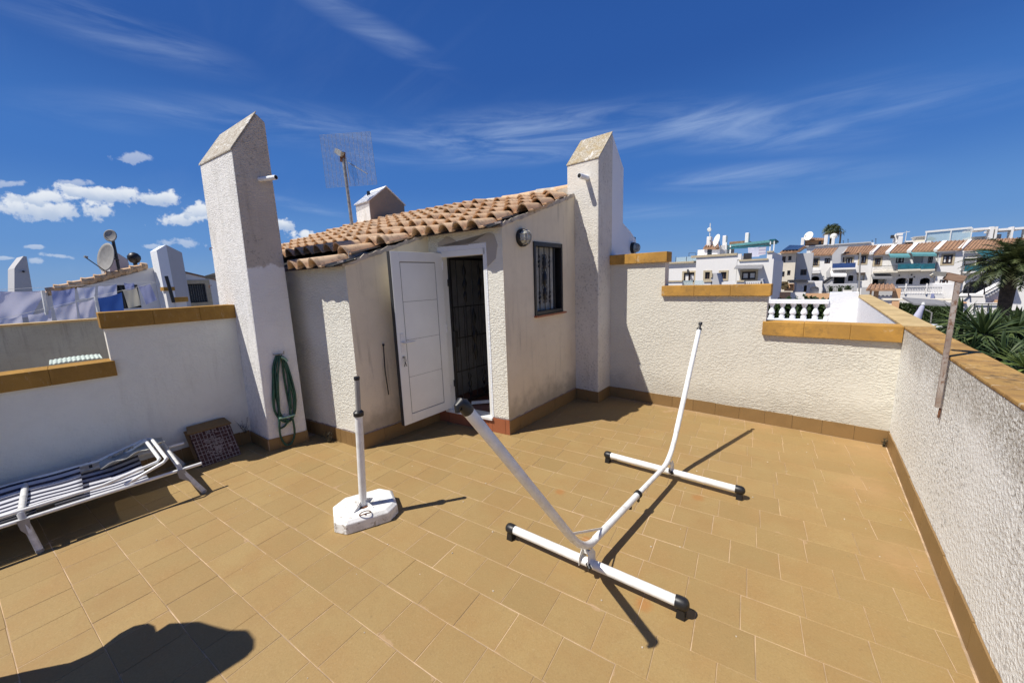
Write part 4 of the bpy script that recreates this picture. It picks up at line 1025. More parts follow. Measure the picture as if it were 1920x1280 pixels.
# ---- spare tiles leaning on the parapet
def slab_on(p0, p1, top0, top1, th, name, mat, parent=None):
    A, B, C, D_ = map(Vector, (p0, p1, top1, top0)); n_ = (B - A).cross(D_ - A).normalized(); mb = MB(); mb.prism([A, B, C, D_], tuple(n_ * -th)); return mb, n_, A, B, D_
sp0, sp1, tq0, tq1 = (-4.645, .680, .002), (-4.662, 1.018, .002), (-4.815, .655, .315), (-4.832, .998, .315)
RT_ = thing('floor_tile_slab', (-4.75, .85, 0), 'square of red backed tile with crumbling white mortar grid leaning against the left parapet', 'spare tile')
mb, n_, A, B, D_ = slab_on(sp0, sp1, tq0, tq1, .022, '', '')
if n_.x < 0: n_ = -n_
mb = MB(); mb.prism([A, B, Vector(tq1), Vector(tq0)], tuple(-n_ * .022)); mb.build('tile_body', 'red_tile', RT_)
uu, vv = (B - A), (D_ - A); mb = MB()
for i in range(12):
    a = A + uu * (.03 + .94 * i / 11); 
    for k in range(9):
        if rnd() < .12: continue
        mb.bar(a + vv * (k / 9) + n_ * .003, a + vv * ((k + 1) / 9) + n_ * .003, .0055, .004, tuple(n_))
for i in range(10):
    a = A + vv * (.03 + .94 * i / 9)
    for k in range(11):
        if rnd() < .12: continue
        mb.bar(a + uu * (k / 11) + n_ * .0032, a + uu * ((k + 1) / 11) + n_ * .0032, .0055, .004, tuple(n_))
for _ in range(70):
    c = A + uu * (.5 + random.gauss(0, .13)) + vv * (.5 + random.gauss(0, .16)); s_ = U(.006, .016); mb.bar(c - uu.normalized() * s_ + n_ * .004, c + uu.normalized() * s_ + n_ * .004, U(.008, .02), .006, tuple(n_))
tag(mb.build('mortar_ribs', 'mortar', RT_), kind='stuff')
A2, B2, C2_, D2 = Vector((-4.760, .615, .02)), Vector((-4.778, .975, .02)), Vector((-4.880, .985, .372)), Vector((-4.862, .625, .352))
mb = MB(); A2, B2, C2_, D2 = Vector((-4.72, .66, .005)), Vector((-4.74, 1.00, .005)), Vector((-4.895, .97, .345)), Vector((-4.875, .625, .345)); n2_ = (B2 - A2).cross(D2 - A2).normalized(); n2_ = n2_ if n2_.x > 0 else -n2_
mb.prism([A2, B2, C2_, D2], tuple(-n2_ * .012))
mb.prism([Vector(tq0) + Vector((.02, -.02, .004)), Vector(tq1) + Vector((.02, .01, .004)), Vector(tq1) + Vector((-.095, -.02, .050)), Vector(tq1) + Vector((-.10, -.06, .054)), Vector(tq0) + Vector((-.10, .0, .052))], (.004, 0, .010))
tag(mb.build('spare_brown_tile', 'brown_tile'), 'plain brown tile lying over the top of the red backed one beside the left pillar', 'spare tile')

# ---- garden hose on its hook
GH = thing('garden_hose', FLs.P(.1, 1.0, .02), 'green garden hose hung in long loops from a hook on the left pillar', 'garden hose')
def hp(pts, out=.03, wob=.006):
    res = []
    P_ = [Vector(FLs.P(*FLs.uz(x, y), out + U(-wob, wob))) for x, y in pts]
    n = len(P_)
    for i in range(n - 1):                       # catmull-rom
        a, b, c, d = P_[max(i - 1, 0)], P_[i], P_[i + 1], P_[min(i + 2, n - 1)]
        for k in range(6):
            t = k / 6; res.append(.5 * ((2 * b) + (c - a) * t + (2 * a - 5 * b + 4 * c - d) * t * t + (3 * b - a - 3 * c + d) * t ** 3))
    res.append(P_[-1]); return res
loops = [
    [(520, 664), (513, 682), (511, 720), (512, 758), (519, 778), (532, 788), (546, 783), (553, 765), (551, 735), (543, 705), (534, 680), (526, 665)],
    [(518, 665), (511, 690), (513, 730), (514, 765), (524, 784), (540, 789), (551, 775), (553, 745), (547, 715), (538, 685), (529, 667)],
    [(522, 663), (516, 690), (518, 725), (521, 755), (524, 772), (533, 783), (544, 786), (550, 770), (549, 740), (541, 712), (535, 690), (527, 668)],
    [(524, 665), (520, 700), (521, 740), (523, 775), (523, 800), (526, 818), (535, 831), (545, 828), (551, 812), (549, 790), (543, 770), (541, 745), (543, 722)],
    [(520, 667), (514, 700), (516, 735), (521, 760), (523, 790), (524, 801), (533, 797), (541, 786)],
    [(528, 668), (531, 700), (536, 730), (542, 760), (543, 775)], [(534, 672), (538, 700), (542, 735), (545, 765)]]
for i, l_ in enumerate(loops): MB().tube(hp(l_, .022 + .007 * (i % 4)), .0105, 10).build('hose_coil', 'hose', GH, True)
MB().tube(hp([(522, 782), (532, 780), (544, 777), (551, 775)], .052, 0), .011, 10).build('hose_tie', 'hose_light', GH, True)
MB().tube(hp([(526, 668), (533, 671), (537, 676)], .05, 0), [.012] * 12 + [.014], 12).build('hose_end', 'hose_light', GH, True)
mb = MB(); q = Vector(FLs.P(*FLs.uz(512, 664), 0)); on = Vector((.978, -.207, 0)); mb.tube([q, q + on * .05, q + on * .062 + Vector((.01, .05, 0)), q + on * .06 + Vector((.02, .09, .0)), q + on * .07 + Vector((.02, .09, .03))], .006, 8)
tag(mb.build('hose_hook', 'galv', smooth=True), 'small metal hook on the left pillar that carries the green hose', 'hook')

# ---- post with a cross board clamped to the right hand parapet
DP = thing('clothes_post', (.66, 3.39, .85), 'rusty white square post with a wooden cross board fixed to the right hand parapet', 'post')
mb = MB(); mb.bar((.655, 3.395, .865), (.655, 3.385, 1.665), .026, .022); mb.build('post', 'post', DP, bevel=.002)
FX = Facade((0, 3.40), (1, 0)); a = FX.P(*FX.uz(1750, 513), 0); b = FX.P(*FX.uz(1772, 514), 0); c = FX.P(*FX.uz(1773, 517), 0); d = FX.P(*FX.uz(1806, 524), 0)
mb = MB(); mb.bar(a, b, .05, .026); mb.build('board_end', 'galv', DP); mb = MB(); mb.bar(c, d, .06, .042); mb.build('cross_board', 'wood', DP)
mb = MB(); mb.tube([Vector(a), Vector(a) + Vector((-.012, 0, -.01)), Vector(a) + Vector((0, 0, -.022))], .005, 6); mb.build('line_hook', 'galv', DP, True)
mb = MB(); mb.tube([(.668, 3.395, .86), (.666, 3.395, .80)], .006, 6); mb.build('bolt', 'rust', DP)

# ---- weeds in the corners, grit on the tiles
def weed(name, p, n, h, label, mat='weed'):
    mb = MB(); p = Vector(p)
    for _ in range(n):
        a = U(0, 6.28); s = U(.3, 1) * h; q = p + Vector((U(-.01, .01), U(-.01, .01), 0)); lean = Vector((math.cos(a), math.sin(a), 0)) * s * U(.15, .6)
        tip = q + lean + Vector((0, 0, s)); mb.tube([q, q.lerp(tip, .5) + Vector((0, 0, .1 * s)), tip], [.0018, .0014, .0006], 4)
        for k in range(5):
            t_ = U(.3, 1); c = q.lerp(tip, t_); d_ = Vector((U(-1, 1), U(-1, 1), U(-.2, 1))).normalized() * U(.008, .02); w_ = Vector((U(-1, 1), U(-1, 1), U(-1, 1))).normalized() * .004
            mb.add([c, c + d_ * .5 + w_, c + d_, c + d_ * .5 - w_], [(0, 1, 2, 3)])
    return tag(mb.build(name, mat), label, 'weed')
weed('dry_weed', fl(1662, 838, 0) + np.array([-.02, -.01, 0]), 16, .10, 'dry brown weed in the far right corner of the terrace floor')
weed('dry_weed', (-4.90, 1.14, .14), 8, .20, 'thin dry weed growing above the skirting beside the left pillar')
weed('dry_weed', (-4.15, 1.72, .0), 30, .17, 'tangled dry weed behind the left pillar at the foot of the stair house')
weed('dry_weed', fl(1539, 807, 0), 5, .03, 'tiny dark weed at the foot of the back parapet near its right end')
gt = MB()
for _ in range(130):
    x, y = U(-4.7, .6), U(-.2, 4.9); s = U(.0012, .0042)
    if x < -2.6 and y > 2.8: continue
    gt.box(x - s, x + s * U(.6, 1.6), y - s, y + s * U(.6, 1.4), .001, .001 + s * 1.2)
tag(gt.build('grit', 'mortar_pale'), 'scattered pale grit and crumbs on the terrace tiles', 'grit', kind='stuff')

# ---- closed parasol left of the camera, out of frame, a guess shaped to throw the dark shape on the tiles at lower left
CP = thing('closed_parasol', (-2.72, -.74, 0), 'closed cloth parasol standing left of the viewpoint, guessed and shaped from its shadow at lower left', 'parasol')
ctr = Vector((-2.714, -.735, 0)); right = Vector((.835, -.55, 0))
prof = [(2.0, -.02, .012), (1.96, -.03, .05), (1.86, -.05, .10), (1.72, -.04, .135), (1.58, -.06, .165), (1.42, -.09, .20), (1.25, -.11, .21), (1.18, -.10, .17), (1.08, -.12, .235), (.98, -.12, .24), (.90, -.10, .17), (.74, -.08, .15), (.5, -.08, .17), (.30, -.07, .19), (.22, -.06, .17)]
o = MB(); n = 20
for (z, off, r) in prof:
    for j in range(n):
        a = 2 * math.pi * j / n; rr = r * (1 + .10 * math.cos(5 * a + z * 3)); o.v.append(tuple(ctr + right * (off + rr * math.cos(a)) + Vector((.55, .835, 0)) * rr * .6 * math.sin(a) + Vector((0, 0, z))))
for i in range(len(prof) - 1):
    for j in range(n): o.f.append((i * n + j, i * n + (j + 1) % n, (i + 1) * n + (j + 1) % n, (i + 1) * n + j))
o.f.append(tuple(range(n))); o.f.append(tuple(range((len(prof) - 1) * n, len(prof) * n))[::-1]); o.build('canopy', 'towel_cream', CP, True)
MB().tube([ctr + Vector((.05, -.03, .02)), ctr + Vector((.05, -.03, .3))], .02, 10).build('pole', 'white_metal', CP, True)
MB().lathe([(.24, 0), (.24, .06), (.05, .09)], ctr + Vector((.05, -.03, .001)), (0, 0, 1), 20).build('base', 'grey_plastic', CP)

# ================================================================== NEXT DOOR, BEYOND THE BACK PARAPET
NH = thing('neighbour_stair_house', (-3.0, 6.4, 0), 'white sloping flank of the next stair house behind the right hand pillar', 'building')
mb = MB(); mb.prism([(-2.256, 5.39, -.3), (-2.256, 5.39, 2.52), (-2.256, 5.46, 2.49), (-2.256, 5.70, 2.41), (-2.256, 5.93, 2.30), (-2.256, 5.96, -.3)], (-1.6, 0, 0)); mb.build('wall', 'st_white', NH)
mb = MB(); mb.bar((-2.27, 5.93, 2.33), (-3.8, 5.93, 2.33), .05, .03); mb.build('gutter', 'black', NH)
lamp2 = Facade((-2.256, 5), (0, 1), (1, 0)); q = lamp2.P(*lamp2.uz(1185, 465), .001)
bulkhead(Vector(q), Vector((1, 0, 0)), Vector((0, 1, 0)), .085, 'dark bulkhead lamp on the white flank behind the right hand pillar')
NW = thing('neighbour_parapet', (0, 7.5, 0), 'white painted parapet of the next terrace with a pale ochre top running away at right', 'wall')
mb = MB(); mb.box(XR, XR + .18, YB + .165, 10.1, -.3, 1.17); mb.box(.245, XR - .001, 9.9, 10.1, -.3, 1.27); mb.build('render', 'st_white', NW)
mb = MB(); mb.box(XR - .006, XR + .205, YB + .022, 10.4, 1.171, 1.196); mb.build('coping', 'coping_pale', NW, bevel=.004)
mb = MB(); mb.box(-3.7, XR + .18, YB + .18, 10.1, -.3, -.02); mb.build('terrace_slab', 'grout', NW)
mb = MB(); mb.box(-3.7, -1.2, 9.9, 10.1, -.3, .9); mb.build('render', 'st_white', NW)
F10 = Facade((0, 9.95), (1, 0))
BL = thing('balustrade', (-.4, 9.95, 0), 'white turned balustrade of the next terrace seen over the lowest coping', 'balustrade')
_, _, bz0, bz1 = F10.rect(1500, 569, 1504, 598)
mb = MB(); F10.box(mb, -1.2, .245, bz1, bz1 + .085, -.07, .09); mb.build('top_rail', 'st_white', BL, bevel=.006)
mb = MB(); F10.box(mb, -1.2, .245, bz0 - .055, bz0, -.07, .09); mb.build('bottom_rail', 'st_white', BL, bevel=.006)
bh = bz1 - bz0; bprof = [(.052, 0), (.052, .20), (.030, .23), (.036, .27), (.058, .36), (.060, .44), (.046, .56), (.030, .70), (.028, .77), (.042, .80), (.032, .84), (.050, .87), (.052, 1.0)]
bme = None
us = [F10.uz(x, 585)[0] for x in (1447, 1468, 1489, 1510, 1531, 1551)]; du = (us[-1] - us[0]) / 5
for k in range(-2, 6):
    u = us[0] + du * k
    if bme is None: b0 = MB().lathe([(r, z * bh) for r, z in bprof], (0, 0, 0), (0, 0, 1), 14).build('baluster', 'st_white', BL, True, local=True); bme = b0
    else: b0 = inst(bme, 'baluster', BL)
    b0.location = (u - BL.location.x, 9.94 - BL.location.y, bz0 - BL.location.z)

# ================================================================== LEFT HAND NEIGHBOURS
GWf = Facade((-8.0, 0), (0, 1), (1, 0))
GW = thing('grey_parapet', (-8.05, -.5, 0), 'mottled grey cement rendered parapet of the terrace on the left', 'wall')
mb = MB(); mb.box(-8.16, -8.0, -4.5, 1.9, -.3, 1.385); mb.build('render', 'grey_render', GW)
mb = MB(); mb.box(-8.19, -7.975, -4.5, 1.9, 1.385, 1.412); mb.build('coping', 'coping_pale', GW)
mb = MB(); mb.box(-8.0, -5.2, -4.5, 1.7, -.3, -.02); mb.build('terrace_slab', 'grout', GW)
F55 = Facade((-5.5, 0), (0, 1), (1, 0)); p0 = Vector(F55.P(*F55.uz(92, 682))); p1 = Vector(F55.P(*F55.uz(192, 669)))
mb = MB(); n = 40
MB().grid(lambda u, v: p0.lerp(p1, u) + Vector((-.35 * v, 0, .012 * math.sin(u * 60) - .02 + .006 * math.sin(v * 9))), 80, 4)
g_ = MB().grid(lambda u, v: p0.lerp(p1, u) + Vector((-.40 * v, 0, .004 * math.sin(u * 70) - .012 + .03 * u * (1 - u))), 90, 3)
tag(g_.build('corrugated_sheet', 'pale_green', smooth=True, solid=.006), 'pale green corrugated plastic sheet lying behind the low left coping', 'roofing sheet')
FH = Facade((-19.5, 0), (-.12, 1))
LH = thing('neighbour_house', FH.P(2.0, -3.2, -2), 'white gabled house on the left with a tiled verge, seen past the washing', 'building')
mb = MB()
pts = [FH.uz(x, y) for x, y in ((70, 640), (80, 550), (95, 546), (170, 526), (262, 505), (300, 500), (332, 508), (400, 523), (440, 531), (440, 640))]
hw = [FH.rect(353, 532, 387, 567), FH.rect(221, 534, 262, 578)]
zt = min(p[1] for p in pts[1:-1]) - .0
FH.wall(mb, pts[0][0], pts[-1][0], -3.2, zt, [h for h in hw], .25)
# gable above the wall head, cut round the windows
us_ = sorted({pts[0][0], pts[-1][0], *[h[0] for h in hw], *[h[1] for h in hw], *[p[0] for p in pts[1:-1]]})
def topz(u):
    P_ = pts[1:-1]
    if u <= P_[0][0]: return P_[0][1]
    for a, b in zip(P_, P_[1:]):
        if a[0] <= u <= b[0]: return a[1] + (b[1] - a[1]) * (u - a[0]) / (b[0] - a[0])
    return P_[-1][1]
for a, b in zip(us_, us_[1:]):
    z = zt
    for h in hw:
        if h[0] <= (a + b) / 2 <= h[1]: z = max(z, h[3])
    if topz(a) > z - .01 or topz(b) > z - .01: FH.poly(mb, [(a, z), (b, z), (b, max(z, topz(b))), (a, max(z, topz(a)))], -.25, 0)
mb.build('wall', 'far_white', LH)
def fr_rect(F, r, w, o0, o1, name, mat, par, label=None):
    a, b, z0, z1 = r; mb = MB()
    for q in ((a - w, a, z0 - w, z1 + w), (b, b + w, z0 - w, z1 + w), (a, b, z0 - w, z0), (a, b, z1, z1 + w)): F.box(mb, *q, o0, o1)
    return mb.build(name, mat, par)
def bars(F, r, n, par, mat='iron', o=.0, w=.014):
    a, b, z0, z1 = r
    for i in range(n):
        u = a + (b - a) * (i + 1) / (n + 1); mb = MB(); F.box(mb, u - w, u + w, z0, z1, o - .01, o + .012); mb.build('bar', mat, par)
def window(F, r, par, n=1, fmat='frame_brown', surround=None, pane='glass_dark', curtain=False, fw=.045, depth=.12, sw=.12):
    w = fr_rect(F, (r[0] + fw, r[1] - fw, r[2] + fw, r[3] - fw), fw * .96, -depth, -depth + .06, 'window', fmat, par)
    mb = MB(); F.box(mb, r[0], r[1], r[2], r[3], -depth - .03, -depth - .01); mb.build('pane', pane, w)
    for i in range(n):
        u = r[0] + (r[1] - r[0]) * (i + 1) / (n + 1); mb = MB(); F.box(mb, u - fw * .5, u + fw * .5, r[2] + fw, r[3] - fw, -depth, -depth + .05); mb.build('mullion', fmat, w)
    if curtain:
        for i in range(n + 1):
            W = (r[1] - r[0]) / (n + 1); mb = MB(); F.box(mb, r[0] + W * i + fw * 1.6, r[0] + W * (i + 1) - fw * 1.6, r[2] + (r[3] - r[2]) * .2, r[3] - (r[3] - r[2]) * .22, -depth - .009, -depth + .002); mb.build('blind', 'far_white', w)
    if surround: fr_rect(F, r, sw, -.01, .03, 'window_surround', surround, w)
    return w
w = window(FH, hw[0], LH, 0, 'iron', 'frame_buff', 'curtain', sw=.16); bars(FH, hw[0], 7, w, 'iron', -.02, .020)
w = window(FH, hw[1], LH, 1, 'iron', None, 'glass_dark'); bars(FH, hw[1], 4, w, 'iron', -.02, .018)
n = 16; vp0, vp1 = FH.uz(88, 547), FH.uz(274, 499)
for i in range(n):
    t0, t1 = i / n, (i + 1.12) / n; a = Vector(FH.P(vp0[0] + (vp1[0] - vp0[0]) * t0, vp0[1] + (vp1[1] - vp0[1]) * t0 + .06 * (i % 2), .05)); b = Vector(FH.P(vp0[0] + (vp1[0] - vp0[0]) * t1, vp0[1] + (vp1[1] - vp0[1]) * t1, .05))
    mb = MB(); mb.tube([a, b], [.13, .10], 8); mb.build('verge_tile', 'roof', LH, True)
mb = MB(); a, b = Vector(FH.P(vp0[0], vp0[1] - .06, 0)), Vector(FH.P(vp1[0], vp1[1] - .06, 0)); mb.prism([a, b, b - Vector((4, .5, 0)), a - Vector((4, .5, 0))], (0, 0, -.08)); mb.build('roof', 'roof_far', LH)
a, b = Vector(FH.P(*FH.uz(330, 505), .04)), Vector(FH.P(*FH.uz(445, 532), .04)); mb = MB(); mb.prism([a, b, b - Vector((4, .5, 0)), a - Vector((4, .5, 0))], (0, 0, -.07)); mb.build('roof', 'roof_far', LH)
def gabF(F, y0, yr, y1, zb, ze0, zr, ze1, o0, o1, name, mat, par):
    mb = MB(); F.poly(mb, [(y0, zb), (y1, zb), (y1, ze1), (yr, zr), (y0, ze0)], o0, o1); return mb.build(name, mat, par)
def uzs(F, *pp): return [F.uz(*p) for p in pp]
(a0, a1), (b0, b1), (c0, c1) = uzs(FH, (281, 472), (298, 462), (328, 476))
gabF(FH, a0, b0, b0 + .01, -3.2, a1, b1, b1, .02, .75, 'pillar', 'st_white', LH); gabF(FH, b0 + .011, b0 + .02, c0, -3.2, b1, b1, c1, .02, .74, 'pillar', 'far_grey', LH)
(a0, a1), (b0, b1), (c0, c1) = uzs(FH, (222, 480), (240, 468), (262, 482)); gabF(FH, a0, b0, c0, 0, a1, b1, c1, -2.2, -1.5, 'chimney', 'far_grey', LH)
(a0, a1), (b0, b1), (c0, c1) = uzs(FH, (201, 504), (203, 503), (211, 510)); gabF(FH, a0, b0, c0, 0, a1, b1, c1, -.9, -.5, 'vent', 'far_grey', LH)
q = Vector(FH.P(*FH.uz(261, 508), -.3)); mb = MB(); mb.lathe([(.05, 0), (.06, .3), (.13, .34), (.19, .46), (.19, .56), (.12, .66), (.03, .70)], q, (0, 0, 1), 14); mb.build('chimney_cowl', 'black', LH, True)
FPL = Facade((-19.0, 0), (-.18, 1))
LP = thing('far_pillar', FPL.P(-.4, -3.2, 0), 'pale slanted pillar standing alone at the far left above the white sheet', 'pillar')
pp_ = uzs(FPL, (27, 640), (27, 503), (30, 498), (44, 480), (50, 481), (61, 545), (70, 640)); mb = MB(); FPL.poly(mb, [(u, max(z, -3.2)) for u, z in pp_], -.9, 0); mb.build('shaft', 'far_grey', LP)
q = Vector(FPL.P(*FPL.uz(44, 509), .0)); mb = MB(); mb.tube([q, q + Vector((.08, 0, 0))], .028, 8); mb.build('drain_pipe', 'black', LP)
# dishes and mast
def dish(name, c, face, R, ell, label, mat, mount, cat='satellite dish', back=False, thick=.02):
    t = thing(name, c, label, cat); c = Vector(c); f = Vector(face).normalized(); x = f.cross(Vector((0, 0, 1))).normalized(); y = x.cross(f)
    mb = MB(); n = 26; k = 6; o = 0
    mb.v.append(tuple(c - f * R * .18))
    for i in range(1, k + 1):
        for j in range(n):
            a = 2 * math.pi * j / n; r = R * i / k; mb.v.append(tuple(c + (x * math.cos(a) * ell + y * math.sin(a)) * r - f * (R * .18 * (1 - (i / k) ** 2))))
    for j in range(n): mb.f.append((0, 1 + j, 1 + (j + 1) % n))
    for i in range(k - 1):
        for j in range(n): mb.f.append((1 + i * n + j, 1 + i * n + (j + 1) % n, 1 + (i + 1) * n + (j + 1) % n, 1 + (i + 1) * n + j))
    mb.build('reflector', mat, t, True, solid=thick)
    mb = MB(); e = c - y * R * .95; fo = c + f * R * 1.05 - y * R * .25; mb.tube([e, e.lerp(fo, .6), fo], R * .03, 6); mb.build('feed_arm', 'steel_dark', t, True)
    mb = MB(); mb.tube([fo, fo - f * R * .16], R * .075, 8); mb.build('receiver', 'grey_plastic', t, True)
    mb = MB(); bk_ = c - f * R * .2; mb.tube([bk_, bk_ - f * R * .25, Vector(mount)], R * .05, 6); mb.build('mount', 'steel_dark', t, True)
    return t
dc = Vector(FH.P(*FH.uz(194, 483), .3)); mnt = Vector(FH.P(*FH.uz(221, 488), .1))
dish('satellite_dish', dc, (.35, -.92, .22), .50, .98, 'larger grey satellite dish on the tiled roof at left, seen from behind', 'dish', mnt)
m0, m1 = Vector(FH.P(*FH.uz(222, 508), .1)), Vector(FH.P(*FH.uz(208, 440), .1))
mb = MB(); mb.tube([m0, m1], .045, 8); tag(mb.build('dish_mast', 'steel_dark', smooth=True), 'thin dark mast leaning above the roof at left, carrying the small dish', 'mast')
dish('satellite_dish', Vector(FH.P(*FH.uz(203, 443), .25)), (.7, -.7, .1), .21, 1.0, 'small round grey dish at the top of the dark mast', 'dish', m1)
SPp = thing('stepped_parapet', FH.P(4.5, -3.2, 2), 'small white stepped parapet with ochre caps below the barred window at left', 'wall')
Fs = Facade((-17.6, 0), (-.12, 1))
for (x0, y0, x1, y1) in ((306, 538, 327, 545), (322, 557, 352, 566)):
    mb = MB(); r = Fs.rect(x0, y0, x1, y1); Fs.box(mb, *r, -.3, .05); mb.build('coping', 'coping', SPp)
    mb = MB(); Fs.box(mb, r[0] + .05, r[1] - .05, -3.2, r[2], -.25, 0); mb.build('render', 'far_white', SPp)
mb = MB(); mb.tube([Fs.P(*Fs.uz(306, 518), .3), Fs.P(*Fs.uz(320, 567), .3)], .05, 8); tag(mb.build('leaning_pole', 'black', smooth=True), 'black pole leaning in front of the stepped white parapet at left', 'pole')
# the washing
FW1, FW2 = Facade((-9.3, 0), (-.05, 1)), Facade((-8.7, 0), (-.05, 1))
WG = 'washing hung out on the left hand terrace'
def washing(F, corners, mat, label, fold=.03, nf=4):
    tl, tr, br, bl = [Vector(F.P(*F.uz(*p), 0)) for p in corners]; ph = U(0, 6)
    def fn(u, v):
        p = tl.lerp(tr, u).lerp(bl.lerp(br, u), v)
        s_ = (math.sin(u * nf * 1.7 + ph) * (.3 + v) + math.sin(v * 5 + u * 3 + ph) * .5 + .35 * math.sin(u * 11 + v * 4 + ph)) * fold * .45
        return p + Vector((s_, 0, -.02 * math.sin(u * math.pi) * (1 - v)))
    o = MB().grid(fn, 22, 12).build('laundry', mat, smooth=True); return tag(o, label, 'laundry', WG)
washing(FW1, ((-14, 545), (86, 544), (60, 592), (-10, 606)), 'sheet', 'large white sheet at the far left end of the clothes line', .07, 5)
washing(FW1, ((96, 545), (140, 539), (141, 566), (101, 578)), 'sheet2', 'darker lilac cloth hanging beside the large white sheet', .04, 3)
washing(FW1, ((144, 539), (179, 536), (177, 557), (149, 561)), 'cloth_check', 'left one of the two checked tea towels on the upper line', .02)
washing(FW1, ((184, 536), (219, 532), (219, 552), (183, 559)), 'cloth_check', 'right one of the two checked tea towels, above the blue towel', .02)
washing(FW1, ((232, 530), (251, 529), (252, 543), (236, 545)), 'sheet2', 'small grey blue cloth above the cream towel', .015)
washing(FW2, ((179, 559), (228, 548), (233, 583), (188, 586)), 'towel_blue', 'strong blue towel hanging on the lower line', .02)
washing(FW2, ((230, 543), (256, 539), (265, 572), (241, 578)), 'towel_cream', 'cream towel between the blue towel and the lilac towel', .02)
washing(FW2, ((259, 536), (281, 531), (294, 562), (274, 571)), 'sheet2', 'lilac towel at the right end of the washing beside the white house', .02)
washing(FW2, ((144, 567), (178, 559), (177, 592), (150, 599)), 'sheet', 'white pillowcase on the lower line left of the blue towel', .03)
washing(FW2, ((101, 577), (142, 567), (146, 600), (108, 605)), 'sheet', 'white pillowcase on the lower line under the lilac cloth', .03)
washing(FW2, ((52, 590), (96, 580), (98, 606), (56, 612)), 'sheet', 'white cloth on the lower line just right of the large sheet bottom', .03)
washing(FW2, ((-8, 600), (41, 591), (44, 616), (-8, 620)), 'sheet', 'white cloth at the left end of the lower line', .03)
for F, a, b, lab in ((FW1, (-20, 544), (290, 528), 'upper clothes line strung across the left hand terrace'), (FW2, (-20, 603), (295, 529), 'lower clothes line strung across the left hand terrace')):
    mb = MB(); mb.tube([F.P(*F.uz(*a)), F.P(*F.uz(*b))], .0025, 5); tag(mb.build('clothes_line', 'white_metal'), lab, 'clothes line')
for (x, y0, y1, lab) in ((183, 556, 586, 'short white clothes pole between the pillowcase and the blue towel'), (84, 545, 580, 'white clothes pole beside the large sheet')):
    mb = MB(); mb.tube([FW2.P(*FW2.uz(x - 4, y0)), FW2.P(*FW2.uz(x + 4, y1 + 10))], .02, 6); tag(mb.build('clothes_pole', 'white_metal'), lab, 'clothes pole')

# ================================================================== AERIAL ON THE ROOF
AE = thing('mesh_aerial', (-8.0, 4.5, 2.8), 'square wire mesh dish aerial on a thin galvanised mast behind the tiled roof', 'aerial')
FA = Facade((0, 4.45), (1, .12)); base_a = Vector(FA.P(*FA.uz(661, 430))); top_a = Vector(FA.P(*FA.uz(643, 292)))
MB().tube([base_a + (base_a - top_a) * .15, top_a], .028, 10).build('mast', 'galv', AE, True)
MB().tube([base_a.lerp(top_a, .62) + Vector((.12, 0, 0)), base_a.lerp(top_a, .97) + Vector((.08, 0, 0))], .008, 6).build('cable', 'galv', AE)
mb = MB(); h = top_a; mb.tube([h + Vector((-.03, 0, -.10)), h + Vector((-.0, 0, .06))], .05, 8); mb.build('mast_clamp', 'rust', AE, True)
mb = MB(); mb.bar(h + Vector((-.13, -.05, .10)), h + Vector((.04, -.03, .0)), .06, .08); mb.build('receiver', 'galv', AE)
qc = [FA.uz(x, y) for x, y in ((588, 250), (683, 243), (696, 343), (601, 350))]
qv = [Vector(FA.P(u, z, -.12)) for u, z in qc]
wires = MB(); nw = 44
for i in range(nw + 1):
    t_ = i / nw; a = qv[0].lerp(qv[3], t_); b = qv[1].lerp(qv[2], t_); wires.bar(a, b, .0036)
for i in range(13):
    t_ = i / 12; a = qv[0].lerp(qv[1], t_); b = qv[3].lerp(qv[2], t_); wires.bar(a, b, .003)
tag(wires.build('reflector_wires', 'galv', AE), kind='stuff')
cc = sum(qv, Vector()) / 4; hx_ = (qv[1] - qv[0]) * .40; hy_ = (qv[0] - qv[3]) * .44
mb = MB(); mb.bar(cc + hx_ * .9 - hy_ * .55, cc + hx_ * .05 - hy_ * .1, .012); mb.build('reflector_stay', 'galv', AE)

# ================================================================== HOUSES BEYOND, ON THE RIGHT
def PR4(F, pts, o0, o1, name, mat, par):
    mb = MB(); F.poly(mb, [F.uz(*p) for p in pts], o0, o1); return mb.build(name, mat, par)
def BX(F, x0, y0, x1, y1, o0, o1, name, mat, par, **kw):
    mb = MB(); F.box(mb, *F.rect(x0, y0, x1, y1), o0, o1); return mb.build(name, mat, par, **kw)
def WALL(F, x0, y0, x1, y1, holes, par, mat='far_white', thick=.3, depth=4.0, zb=-3.2, o=0.0, name='wall'):
    r = F.rect(x0, y0, x1, y1); hs = [F.rect(*h) for h in holes]; mb = MB()
    F.wall(mb, r[0], r[1], zb if zb is not None else r[2], r[3], hs, thick, o)
    F.box(mb, r[0], r[1], zb if zb is not None else r[2], r[3] - .02, -depth + o, -depth + .2 + o)
    F.box(mb, r[0], r[0] + .1, zb if zb is not None else r[2], r[3] - .01, -depth + .2 + o, -thick + o); F.box(mb, r[1] - .1, r[1], zb if zb is not None else r[2], r[3] - .01, -depth + .2 + o, -thick + o)
    mb.build(name, mat, par)
    F_ = MB(); F.box(F_, r[0] + .1, r[1] - .1, r[3] - .12, r[3] - .03, -depth + .2 + o, -thick + o); F_.build('flat_roof', mat, par)
    return r, hs
